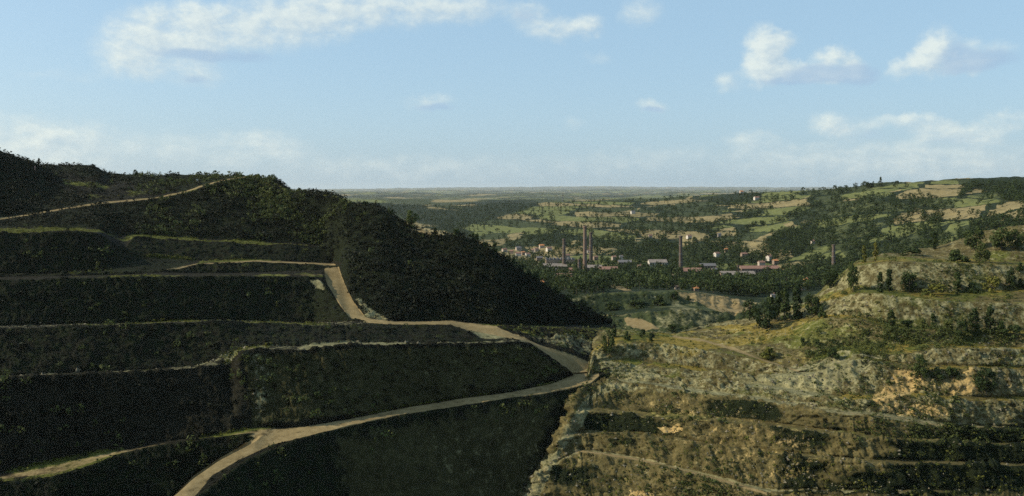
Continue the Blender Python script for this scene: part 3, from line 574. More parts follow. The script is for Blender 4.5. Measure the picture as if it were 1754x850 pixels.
def voronoi(xy, seed):
    i = np.floor(xy).astype(np.int64); b1 = np.full(xy.shape[:-1], 9.0); b2 = b1.copy(); ident = np.zeros(xy.shape[:-1])
    for dx in (-1, 0, 1):
        for dy in (-1, 0, 1):
            cx, cy = i[..., 0] + dx, i[..., 1] + dy; jx, jy = hash3(cx, cy, 0 * cx, seed), hash3(cx, cy, 0 * cx + 1, seed)
            d = np.maximum(np.abs(cx + .5 + .8 * (jx - .5) - xy[..., 0]), np.abs(cy + .5 + .8 * (jy - .5) - xy[..., 1]))
            m = d < b1; b2 = np.where(m, b1, np.minimum(b2, d)); ident = np.where(m, hash3(cx, cy, 0 * cx + 2, seed), ident); b1 = np.minimum(b1, d)
    return ident, b2 - b1
def plots(P):
    x, y = P[..., 0], P[..., 1]; c, sn = math.cos(.5), math.sin(.5)
    wx = 26 * fbm(P * .006, 2, 301); q = np.stack([(x * c + y * sn + wx) / 118, (-x * sn + y * c + wx) / 62 * np.clip(1300 / y, .35, 1)], -1); return voronoi(q, 33)
pid, pedge = plots(SM.P); hillm = (SM.strip >= 5)[:, None] & (SM.v < 466)
SM.cov[..., 3] = np.where(hillm & (pid < .29), .78, SM.cov[..., 3]); SM.cov[..., 0] = np.where(hillm & (pid > .29) & (pid < .54), .75, SM.cov[..., 0]); SM.cov[..., 5] = np.where(hillm & (pedge < .10), .7, SM.cov[..., 5])
for p in LGREEN: SM.paint('grass', p, .9, 2.5, clear=('rock',))
for p in TAN: SM.paint('ygrass_or_light', p, .9, 1.6)
for p, w in WOODS: SM.paint('scrub', p, .7 * w, 4)
SM.paint('grass', [(1400, 334), (1760, 300), (1760, 420), (1500, 430), (1400, 440)], .44, 30)
SM.paint('road', [(1158, 500), (1225, 509), (1295, 522), (1288, 534), (1262, 542), (1232, 534), (1180, 516), (1158, 507)], 1, 4, clear=('scrub',))
SM.paint('rock', [(1150, 510), (1240, 535), (1230, 565), (1150, 570), (1090, 560), (1140, 530)], .5, 10)
SM.paint('scrub', [(900, 488), (1330, 498), (1330, 520), (1292, 519), (1225, 506), (1166, 497), (1078, 500), (980, 505), (900, 506)], .75, 2)
SM.paint('road', [(1036, 484), (1060, 488), (1085, 498), (1070, 499), (1044, 492)], .7, 2)
SM.paint('road', [(1068, 545), (1100, 546), (1130, 562), (1105, 568), (1075, 558)], 1, 3, clear=('scrub',), calm=True)
SM.paint('road', [(940, 474), (976, 471), (980, 478), (945, 479)], .5, 2); SM.paint('road', [(1225, 473), (1335, 462), (1335, 470), (1230, 478)], .5, 2)
SM.paint('scrub', [(985, 508), (1150, 502), (1160, 512), (1080, 520), (1000, 524)], .7, 4)
SM.paint('scrub', [(1060, 516), (1150, 503), (1165, 505), (1150, 525), (1080, 528)], .7, 4)
low = (SM.strip < 5)[:, None]
SM.cov[..., 3] = np.where(low, np.maximum(SM.cov[..., 3], np.clip(.36 + .9 * fbm(SM.P * .02, 3, 95), 0, .7)), SM.cov[..., 3])
SM.cov[..., 5] = np.where(low, np.maximum(SM.cov[..., 5], np.clip(.44 + 1.5 * fbm(SM.P * .03 + 3, 4, 96), 0, .9) * (1 - SM.cov[..., 2])), SM.cov[..., 5])
SM.roughen(f1=.02, f2=.09, ribf=.09, seed=400, blk=.9, butt=2.2)
SM.build('valley_terrain', M_HILL, None)

# ---- far ridges
far_rows = [
 ([(300, 420, 4000), (1100, 420, 3600), (2000, 420, 3200)], HI),
 ([(300, 342, 6600), (600, 340, 6600), (800, 344, 6400), (1000, 343, 6200), (1200, 339, 6000), (1400, 334, 5700), (2000, 325, 5500)], HI),
 ([(300, 350, 8000), (1100, 350, 8000), (2000, 345, 8000)], HI),
 ([(300, 333, 17000), (600, 331, 17000), (760, 334, 17000), (900, 330, 17000), (1050, 334, 17000), (1200, 331, 17000), (1400, 328, 16500), (2000, 326, 16000)], HI),
 ([(300, 336, 20000), (1100, 336, 20000), (2000, 336, 20000)], HI),
 ([(300, 328, 31000), (600, 328, 31000), (760, 326, 31000), (900, 327, 32000), (1050, 325, 32000), (1200, 326, 32000), (2000, 325, 32000)], HI),
 ([(300, 331, 38000), (2000, 330, 38000)], HI),
 ([(300, 326, 54000), (600, 324, 54000), (760, 321.5, 54000), (900, 320.5, 56000), (1000, 319.5, 56000), (1150, 320.5, 56000), (1300, 321, 56000), (1450, 321, 54500), (2000, 321, 54500)], HI),
 ([(300, 345, 62000), (2000, 345, 62000)], HI)]
SF = Sheet(far_rows, 300, 2000, 3.0, 1.2, 14)
SF.rough[:] = 20 * np.clip(SF.P[..., 1] / 9000, .6, 2.2)
nz = fbm(SF.P * .0011, 4, 77); SF.cov[..., 5] = np.clip(nz * 1.6 + .12, 0, .8)
nz = fbm(SF.P * .0016 + 9, 3, 78); SF.cov[..., 0] = np.clip(nz * 1.8 + .2, 0, .9)
nz = fbm(SF.P * .0022 + 19, 3, 79); SF.cov[..., 3] = np.clip(nz * 1.8 - .05, 0, .7)
SF.roughen(f1=.0016, f2=.012, seed=500)
SF.build('far_hills', M_HILL, None)
# valley datum under everything, out to the horizon
gp = mesh_np('ground', [(-45000, -2000, -62), (45000, -2000, -62), (45000, 62500, -62), (-45000, 62500, -62)], [(0, 1, 2, 3)], M_HILL)
tag(link('ground', gp), kind='structure')

# ------------------------------------------------------------------ foliage templates
def crown_np(kind, n, leaf, seed):
    """leaf quads spread through a crown of height 1 (base at z = 0), gathered in clumps"""
    r = np.random.default_rng(seed)
    nl = {'round': 16, 'column': 18, 'cone': 20, 'bush': 9, 'tuft': 5}[kind]
    z = r.uniform(.0, 1, nl)
    if kind == 'round': rad = .36 * np.sqrt(np.clip(1 - ((z - .5) / .52) ** 2, 0, 1)); z = .16 + .80 * z
    elif kind == 'column': rad = .21 * np.clip(1.35 * np.sqrt(z + .05) * (1.06 - z), 0, 1); z = .06 + .90 * z
    elif kind == 'cone': rad = .26 * (1 - z); z = .08 + .88 * z
    elif kind == 'bush': rad = .55 * np.sqrt(1 - z * .9); z = .05 + .70 * z
    else: rad = .30 * np.ones(nl); z = .05 + .3 * z
    a = r.uniform(0, 2 * np.pi, nl); q = rad * np.sqrt(r.uniform(.15, 1, nl))
    c = np.stack([q * np.cos(a), q * np.sin(a), z], -1)
    cr = {'round': .17, 'column': .10, 'cone': .085, 'bush': .24, 'tuft': .22}[kind] * r.uniform(.7, 1.25, nl)
    k = r.integers(0, nl, n); d = r.normal(size=(n, 3)); d /= np.linalg.norm(d, axis=1, keepdims=True)
    p = c[k] + d * (cr[k] * r.uniform(.45, 1.05, n))[:, None] * np.array([1, 1, 1.05 if kind != 'tuft' else 1.6])
    nrm = d + r.normal(size=(n, 3)) * .55; nrm /= np.linalg.norm(nrm, axis=1, keepdims=True)
    t = np.cross(nrm, r.normal(size=(n, 3))); t /= np.linalg.norm(t, axis=1, keepdims=True); b = np.cross(nrm, t)
    s1 = leaf * r.uniform(.6, 1.4, n)[:, None]; s2 = s1 * r.uniform(.5, .9, n)[:, None]
    V = np.stack([p - t * s1, p - b * s2, p + t * s1, p + b * s2], 1).reshape(-1, 3)
    V[:, 2] = np.maximum(V[:, 2], 0); return V


def quads(nv): return np.arange(nv).reshape(-1, 4)


def trunk_np(h, r0, r1, limbs, seed):
    r = np.random.default_rng(seed); V, Fc = [], []
    def tube(a, b, ra, rb, n=7, seg=3):
        a, b = np.array(a, float), np.array(b, float); d = b - a; d /= np.linalg.norm(d)
        x = np.cross(d, [.3, .9, .2]); x /= np.linalg.norm(x); y = np.cross(d, x); base = len(V)
        for i in range(seg + 1):
            t = i / seg; c = a + (b - a) * t + r.normal(size=3) * .012 * (0 < i < seg) * h; rr = ra + (rb - ra) * t
            for k in range(n):
                w = 2 * math.pi * k / n; V.append(c + rr * (x * math.cos(w) + y * math.sin(w)))
        for i in range(seg):
            for k in range(n):
                q = base + i * n; Fc.append((q + k, q + (k + 1) % n, q + n + (k + 1) % n, q + n + k))
    tube((0, 0, -.05 * h), (0, 0, h), r0, r1)
    for i in range(limbs):
        z = h * r.uniform(.35, .85); w = r.uniform(0, 6.28); L = h * r.uniform(.22, .36)
        tube((0, 0, z), (math.cos(w) * L * .7, math.sin(w) * L * .7, z + L * .8), r0 * .4, r1 * .5, 5, 2)
    return np.array(V), np.array(Fc)


def blend(Vs, scales, yaws, locs):
    """copies of one vertex template, merged"""
    c, sn = np.cos(yaws), np.sin(yaws)
    Rm = np.zeros((len(yaws), 3, 3)); Rm[:, 0, 0] = c; Rm[:, 0, 1] = -sn; Rm[:, 1, 0] = sn; Rm[:, 1, 1] = c; Rm[:, 2, 2] = 1
    out = np.einsum('nij,vj->nvi', Rm, Vs) * scales[:, None, :] + locs[:, None, :]
    return out.reshape(-1, 3)


def silhouette(sheet, u):
    j = int(np.clip(round((u - sheet.us[0]) / (sheet.us[1] - sheet.us[0])), 0, len(sheet.us) - 1)); return sheet.pv[:, j].min()


def hidden(u, v, h):
    """would a thing of h pixels standing at (u, v) in the valley be wholly behind the quarry banks?"""
    if SL.us[0] < u < SL.us[-1] and v - h > silhouette(SL, u) + 1: return True
    if SR.us[0] < u < SR.us[-1] and v - h > silhouette(SR, u) + 1: return True
    return False

# ------------------------------------------------------------------ works, chimneys and houses
def lathe(prof, n=20):
    V = [(r * math.cos(2 * math.pi * k / n), r * math.sin(2 * math.pi * k / n), z) for r, z in prof for k in range(n)]
    Fc = [(i * n + k, i * n + (k + 1) % n, (i + 1) * n + (k + 1) % n, (i + 1) * n + k) for i in range(len(prof) - 1) for k in range(n)]
    return np.array(V), np.array(Fc)


def boxes(bl):
    V, Fc = [], []
    for (x0, y0, z0, x1, y1, z1) in bl:
        b = len(V); V += [(x0, y0, z0), (x1, y0, z0), (x1, y1, z0), (x0, y1, z0), (x0, y0, z1), (x1, y0, z1), (x1, y1, z1), (x0, y1, z1)]
        Fc += [tuple(b + i for i in f) for f in ((3, 2, 1, 0), (4, 5, 6, 7), (0, 1, 5, 4), (1, 2, 6, 5), (2, 3, 7, 6), (3, 0, 4, 7))]
    return np.array(V, float), np.array(Fc)


def empty(name, loc, rz=0):
    o = link(name, None, None, tuple(loc)); o.rotation_euler = (0, 0, rz); o.empty_display_size = 2; return o


def part(name, VF, mat, parent, smooth=False):
    return link(name, mesh_np(name, VF[0], VF[1], mat, smooth), parent)


LAND = []        # landmarks used to say which tree is meant: (phrase, u, v)
def chimney(u, vt, vb, wpx, mat, label, phrase):
    p = SM.hit(u, vb); m = p[1] / F; h = (vb - vt) * m; r = wpx * m / 2
    o = empty('factory_chimney', p); tag(o, label, 'chimney')
    part('shaft', lathe([(r * 1.0, 0), (r * .93, h * .2), (r * .80, h * .6), (r * .70, h * .955)], 24), mat, o, True)
    part('plinth', lathe([(r * 1.45, -3), (r * 1.45, h * .06), (r * 1.2, h * .075), (r * 1.02, h * .085)], 8), mat, o)
    part('cap', lathe([(r * .70, h * .955), (r * .90, h * .965), (r * .90, h * .99), (r * .78, h), (r * .52, h), (r * .5, h * .95)], 24), mat, o)
    for z in (.35, .55, .75):
        rr = r * (1 - .30 * z) * 1.02; part('band', lathe([(rr, h * z), (rr * 1.04, h * z + .1), (rr * 1.04, h * z + .5), (rr, h * z + .6)], 24), M_METAL, o)
    LAND.append((phrase, u, vb))
chimney(1002, 387, 472, 8.0, M_BRICK, 'tallest reddish brick factory chimney rising from the valley tree belt', 'the tallest brick chimney')
chimney(1013, 398, 450, 7.2, M_BRICK_D, 'dark factory chimney close behind the tallest brick chimney', 'the second tallest chimney')
chimney(966, 409, 461, 7.0, M_BRICK_D, 'dark slender factory chimney standing at the end of the long tan shed', 'the slender dark chimney')
chimney(1166, 404, 474, 7.2, M_BRICK_D, 'dark lone factory chimney right of the white shed', 'the lone dark chimney')
chimney(1427, 419, 466, 7.4, M_BRICK_D, 'dark factory chimney beside the upper left end of the quarry benches', 'the chimney beside the quarry benches')
chimney(1263, 454, 474, 5.4, M_BRICK_D, 'short dark stack in front of the long windowed building', 'the short dark stack')
chimney(993, 444, 474, 6.4, M_BRICK_D, 'short stubby dark stack immediately left of the tallest brick chimney', 'the stubby stack')


def gable(L, W, h, rh, over=.5):
    """walls up to the eaves with gable triangles; roof as two thick slabs"""
    a, b = L / 2, W / 2
    V = np.array([(-a, -b, -2), (a, -b, -2), (a, b, -2), (-a, b, -2), (-a, -b, h), (a, -b, h), (a, b, h), (-a, b, h), (-a, 0, h + rh), (a, 0, h + rh)], float)
    wq = np.array([(0, 1, 5, 4), (2, 3, 7, 6), (1, 2, 6, 5), (3, 0, 4, 7), (4, 8, 7, 7), (6, 9, 5, 5)])
    k = rh / b; lo = h - over * k; t = .25
    A, B = a + over, b + over
    R_ = np.array([(-A, -B, lo), (A, -B, lo), (A, 0, h + rh), (-A, 0, h + rh), (-A, B, lo), (A, B, lo)] + [(-A, -B, lo + t), (A, -B, lo + t), (A, 0, h + rh + t), (-A, 0, h + rh + t), (-A, B, lo + t), (A, B, lo + t)], float)
    R_[:, 2] += .04
    rq = np.array([(6, 7, 8, 9), (9, 8, 11, 10), (3, 2, 1, 0), (4, 5, 2, 3), (0, 1, 7, 6), (5, 4, 10, 11), (0, 6, 9, 3), (3, 9, 10, 4), (1, 2, 8, 7), (2, 5, 11, 8)])
    return V, wq, R_, rq


def tri_mesh(name, V, Fc, mat):
    me = bpy.data.meshes.new(name); me.from_pydata([tuple(v) for v in V], [], [tuple(dict.fromkeys(f)) for f in Fc.tolist()]); me.materials.append(mat); me.update(); return me


def house(u, v, wpx, wall, roof, rz, label, phrase=None, sheet=None, storeys=2):
    sh = sheet or SM; p = sh.hit(u, v); m = p[1] / F; L = max(wpx * m, 4); W = L * .72; h = min(2.7 * storeys, .85 * L); rh = W * .30
    o = empty('house', p, rz); tag(o, label, 'house')
    V, wq, R_, rq = gable(L, W, h, rh, .4)
    link('wall', tri_mesh('wall', V, wq, wall), o); rf = link('roof', tri_mesh('roof', R_, rq, roof), o)
    part('chimney_stack', boxes([(L * .22, -.4, h + rh * .6, L * .22 + .9, .5, h + rh + 1.3)]), M_TILE, rf)
    for x in (-.28, .02, .30):
        for st in range(storeys):
            z = (st + .32) * h / storeys; part('window', boxes([(x * L - L * .05, -W / 2 - .06, z, x * L + L * .05, -W / 2 + .1, z + h / storeys * .45)]), M_GLASS, o)
    part('door', boxes([(-.14 * L, -W / 2 - .05, -.2, -.07 * L, -W / 2 + .1, min(2.2, h * .4))]), M_TRUNK, o)
    if phrase: LAND.append((phrase, u, v))
    return o
P1, P2, P3 = M_PLASTER, M_PLASTER_W, M_PLASTER_T; T, TO, SLT = M_TILE, M_TILE_O, M_SLATE
HOUSES = [
 (863, 432, 8, P1, T, .5, 'pale house leftmost of the village cluster above the dark spoil slope', 'the leftmost village house'), (875, 435, 6, P3, T, -.2, 'small tan house second from the left in the village cluster', None),
 (889, 429, 9, P1, SLT, .3, 'pale slate roofed house at the top of the village cluster', 'the slate roofed village house'), (888, 439, 9, P2, T, .1, 'white house in the middle of the village cluster, below the slate roofed one', None),
 (897, 437, 6, P3, TO, .5, 'small tan house with orange roof in the village cluster', None), (905, 440, 8, P2, T, .4, 'bright white house at the lower edge of the village cluster', 'the bright white village house'),
 (912, 433, 6, P1, T, -.3, 'small pale house between the white and the upper village houses', None), (918, 431, 8, P1, T, .6, 'pale house with the steep red roof right of the village cluster', None),
 (927, 425, 8, P1, TO, .3, 'pale house with orange roof standing highest right of the village cluster', 'the highest village house'), (939, 430, 9, P2, T, .5, 'white house alone between the village and the slender dark chimney', 'the white house near the slender chimney'),
 (925, 447, 10, P3, SLT, .1, 'low tan house just above the long tan shed', None), (972, 443, 8, P1, T, .3, 'pale house just right of the slender dark chimney', None),
 (1007, 433, 5, P2, T, .2, 'small white house seen between the two tall brick chimneys', None), (1021, 446, 8, P3, T, .4, 'tan house right of the dark chimney behind the tallest one', None),
 (1051, 446, 8, P1, T, .3, 'pale house with red roof above the tree belt, left of the white shed', 'the red roofed house'), (1064, 445, 7, P2, SLT, .1, 'white slate roofed house a short way left of the white shed', None),
 (1085, 366, 7, P2, SLT, .3, 'small white house alone on the upper middle hillside', 'the white house on the upper hillside'), (1114, 408, 6, P1, T, .2, 'small pale house left of the lone dark chimney top', None),
 (1180, 409, 8, P2, T, .4, 'white house just right of the lone dark chimney top', 'the white house by the lone chimney top'), (1231, 406, 6, P1, SLT, .2, 'pale house at the lower edge of the broad tan field', 'the house below the tan field'),
 (1227, 440, 10, P2, T, .5, 'white two storey house in the middle of the lower hillside', 'the lower hillside house'), (1243, 432, 6, P3, TO, .3, 'small orange roofed house right of the white two storey house', None),
 (1274, 441, 10, P3, T, .2, 'tan house with red roof above the long windowed building', None), (1318, 446, 11, P2, T, .6, 'largest white house above the right end of the long windowed building', 'the largest white house'),
 (1305, 456, 11, P1, T, .2, 'pale house with red roof just above the long windowed building', None), (1328, 453, 9, P3, TO, .3, 'tan orange roofed house at the right end of the long windowed building', None),
 (1297, 342, 9, P2, T, .2, 'white house among trees high on the hillside', 'the white house high on the hillside'), (1270, 331, 6, P1, TO, .3, 'small orange roofed house on the distant skyline wood', None),
 (1393, 418, 6, P1, T, .3, 'small pale house on the wooded slope left of the quarry chimney', 'the pale house on the wooded slope'), (1380, 488, 12, P3, TO, .4, 'tan house with orange roof at the foot of the grassy quarry spur', 'the tan house below the quarry spur'),
 (1376, 497, 7, P1, T, .1, 'small pale house below the tan orange roofed one', None), (1161, 496, 7, P1, T, .4, 'small pale house on the rim of the inner pit, left of its neighbour', 'the pale house on the pit rim', None, 1),
 (1192, 499, 5, P3, TO, .3, 'small tan orange roofed house on the rim of the inner pit', None, None, 1), (1325, 512, 7, P2, SLT, .2, 'little white house between dark trees right of the inner pit', 'the little white house right of the pit'),
 (927, 490, 8, P3, TO, .2, 'orange roofed house at the edge of the dark spoil slope', 'the orange roofed house by the spoil slope'), (1155, 478, 9, P1, T, .4, 'pale house at the foot of the lone dark chimney', None),
 (1095, 462, 8, P3, T, .3, 'tan house just below the left end of the white shed', None), (1225, 468, 9, P1, SLT, .1, 'pale slate roofed house left of the long windowed building', None)]
for hs in HOUSES: house(*hs)


def shed(u, v, wpx, hm, deep, wall, roof, rz, label, phrase, teeth=0, wins=0):
    p = SM.hit(u, v); m = p[1] / F; L = wpx * m
    o = empty('factory_shed', p, rz); tag(o, label, 'factory shed'); a, b = L / 2, deep / 2
    if teeth:
        link('wall', mesh_np('wall', *boxes([(-a, -b, -2, a, b, hm)]), wall), o)
        V, Fc = [], []; w = L / teeth
        for i in range(teeth):
            x = -a + i * w; q = len(V)
            V += [(x + .02, -b, hm + .05), (x + w - .02, -b, hm + .05), (x + .02, -b, hm + w * .55), (x + .02, b, hm + .05), (x + w - .02, b, hm + .05), (x + .02, b, hm + w * .55)]
            Fc += [(q, q + 1, q + 2), (q + 5, q + 4, q + 3), (q + 1, q + 4, q + 5, q + 2), (q + 2, q + 5, q + 3, q)]
        me = bpy.data.meshes.new('roof'); me.from_pydata(V, [], Fc); me.materials.append(roof); link('roof', me, o)
    else:
        V, wq, R_, rq = gable(L, deep, hm, deep * .2, .6)
        link('wall', tri_mesh('wall', V, wq, wall), o); link('roof', tri_mesh('roof', R_, rq, roof), o)
    for i in range(wins):
        x = -a + (i + .5) * L / wins; part('window', boxes([(x - L / wins * .28, -b - .08, hm * .3, x + L / wins * .28, -b + .1, hm * .8)]), M_GLASS, o)
    LAND.append((phrase, u, v))
shed(950, 461, 40, 4.5, 18, P3, M_SHEDROOF, 0.05, 'long low tan factory shed left of the slender dark chimney', 'the long tan shed', 0, 9)
shed(960, 452, 50, 7, 22, P3, M_SLATE, 0.0, 'saw-tooth roofed works hall behind the long tan shed', 'the saw-tooth hall', 8, 0)
shed(962, 479, 34, 4, 16, P3, M_TILE, 0.1, 'tan red roofed shed among trees below the long tan shed', 'the red roofed shed', 0, 6)
shed(1018, 464, 26, 5, 16, P3, M_SHEDROOF, -.1, 'tan shed right of the tallest brick chimney', 'the shed by the tallest chimney', 0, 5)
shed(1126, 456, 30, 6, 18, P2, M_SHEDROOF, 0.02, 'white long shed standing clear above the tree belt', 'the white shed', 0, 7)
shed(1185, 472, 34, 6, 20, P3, M_TILE, 0.0, 'tan red roofed shed right of the lone dark chimney', 'the tan shed', 0, 6)
shed(1300, 469, 66, 7.5, 16, P3, M_TILE, 0.04, 'long two storey building with a row of windows at the hillside foot', 'the long windowed building', 0, 14)
shed(1262, 477, 58, 5, 20, P3, M_SHEDROOF, 0.03, 'low tan shed in front of the long windowed building', 'the low tan shed', 0, 9)
shed(940, 469, 24, 4.5, 14, P3, M_SLATE, .1, 'low slate roofed shed among trees left of the slender dark chimney', 'the low slate roofed shed', 0, 5)
shed(985, 469, 18, 5, 14, P3, M_TILE, 0, 'small tan shed just left of the stubby stack', 'the shed by the stubby stack', 0, 4)
shed(1042, 467, 30, 5, 15, P3, M_TILE, .05, 'tan red roofed shed midway between tallest chimney and white shed', 'the midway red roofed shed', 0, 6)
shed(1070, 454, 22, 4.5, 14, P3, M_SLATE, 0, 'grey roofed tan shed left of the white shed, behind trees', 'the grey roofed shed', 0, 5)
shed(1212, 461, 26, 5, 14, P3, M_SLATE, .05, 'grey roofed tan shed between lone chimney and long windowed building', 'the grey shed left of the windowed building', 0, 5)
LAND += [('the middle of the inner pit rim', 1110, 497), ('the right end of the pit rim', 1285, 505), ('the left end of the pit rim', 1010, 490), ('the pit rim houses', 1180, 492), ('the head of the sandy ramp', 1240, 497)]
# yellow wagon by the white shed
p = SM.hit(1131, 458); o = empty('rail_wagon', p); tag(o, 'yellow rail wagon parked in front of the white shed', 'wagon')
part('body', boxes([(-3.2, -1.4, 1.1, 3.2, 1.4, 3.4)]), M_YELLOW, o); part('underframe', boxes([(-3.0, -1.1, .7, 3.0, 1.1, 1.08)]), M_METAL, o)
for x in (-2, 2):
    for y in (-1, 1):
        V, Fc = lathe([(0.01, -.1), (.45, -.1), (.45, .1), (.01, .1)], 14); V = V[:, [0, 2, 1]] + np.array([x, y, .45]); part('wheel', (V, Fc), M_METAL, o)
# power pylon far off
p = SM.hit(963, 345); o = empty('power_pylon', p); tag(o, 'faint lattice power pylon on the hazy plateau', 'pylon'); LAND.append(('the lattice pylon', 963, 345))
hp = 15 * p[1] / F
def bars(seg, r):
    V, Fc = [], []
    for a, b in seg:
        a, b = np.array(a, float), np.array(b, float); d = b - a; d /= np.linalg.norm(d); x = np.cross(d, (.31, .82, .47)); x /= np.linalg.norm(x); y = np.cross(d, x); q = len(V)
        for c in (a, b): V += [c + r * (x * sx + y * sy) for sx, sy in ((-1, -1), (1, -1), (1, 1), (-1, 1))]
        Fc += [(q, q + 1, q + 5, q + 4), (q + 1, q + 2, q + 6, q + 5), (q + 2, q + 3, q + 7, q + 6), (q + 3, q, q + 4, q + 7), (q + 3, q + 2, q + 1, q), (q + 4, q + 5, q + 6, q + 7)]
    return np.array(V), np.array(Fc)
cs = [(-1, -1), (1, -1), (1, 1), (-1, 1)]; sg = []
for i, (sx, sy) in enumerate(cs):
    sg.append(((sx * 3.5, sy * 3.5, -1), (sx * .5, sy * .5, hp)))
    for lv in range(6):
        z0, z1 = hp * lv / 6, hp * (lv + 1) / 6; w0, w1 = 3.5 - 3 * lv / 6, 3.5 - 3 * (lv + 1) / 6; tx, ty = cs[(i + 1) % 4]
        sg.append(((sx * w0, sy * w0, z0), (tx * w1, ty * w1, z1)))
part('tower', bars(sg, .28), M_METAL, o); part('cross_arm', bars([((-6, 0, hp * .78), (6, 0, hp * .78)), ((-4.5, 0, hp * .92), (4.5, 0, hp * .92))], .3), M_METAL, o)
# small things on the left heap
p = SL.hit(338, 312); o = empty('signboard', p); tag(o, 'small white signboard on the grassy heap above the upper track', 'sign')
part('board', boxes([(-.9, -.06, .9, .9, .06, 2.3)]), M_PLASTER_W, o); part('post', boxes([(-.08, .08, -.3, .08, .24, 2.2)]), M_TRUNK, o)
p = SL.hit(57, 291); o = link('brick_pier', mesh_np('brick_pier', *lathe([(.75, -.5), (.72, 2.2), (.85, 2.3), (.85, 2.5), (.1, 2.9)], 4), M_PINK), None, tuple(p)); tag(o, 'pinkish brick pier on the left hill below the lone sapling', 'pier')

# ------------------------------------------------------------------ trees
CR = {k: [mesh_np('crown', crown_np(k, n, lf, sd), quads(n * 4), m) for sd in sds] for k, n, lf, sds, m in (
    ('round', 1300, .042, (1, 2, 3), LEAF_DARK), ('column', 1200, .034, (4, 5, 6), LEAF_DARK), ('bush', 1000, .065, (7, 8, 9), LEAF_DARK), ('cone', 1000, .03, (10,), LEAF_DARK))}
def recolour(me, mat):
    m = me.copy(); m.materials.clear(); m.materials.append(mat); return m
CRY = {k: [recolour(m, LEAF_YELLOW) for m in CR[k]] for k in ('column', 'bush')}; CRM = {k: [recolour(m, LEAF_MID) for m in CR[k]] for k in ('round', 'column', 'bush')}
TR = [mesh_np('trunk', *trunk_np(.72, .026, .008, 6, sd), M_TRUNK, True) for sd in (1, 2)]
n_tree = 0
def tree(sheet, u, v, hpx, wpx, kind, tone, label, cat='tree', group=None):
    global n_tree
    p = sheet.hit(u, v); m = p[1] / F; h = hpx * m; base = {'round': .86, 'column': .48, 'bush': 1.35, 'cone': .6}[kind]; w = wpx * m / base
    o = empty({'bush': 'bush', 'cone': 'conifer'}.get(kind, 'tree'), p - np.array([0, 0, .2])); tag(o, label, cat, group)
    src = {'d': CR, 'm': CRM, 'y': CRY}[tone][kind]; i = n_tree % len(src); n_tree += 1
    c = link('crown', src[i], o); c.scale = (w, w, h); c.rotation_euler = (0, 0, RNG.uniform(0, 6.28))
    t = link('trunk', TR[n_tree % 2], o); t.scale = (h * .9, h * .9, h); return o
G1, G3, G5 = 'trees along the second quarry bench', 'trees along the third quarry bench', 'bushes on the lower right benches'
W1, W3 = 'on the second quarry bench', 'on the third quarry bench'
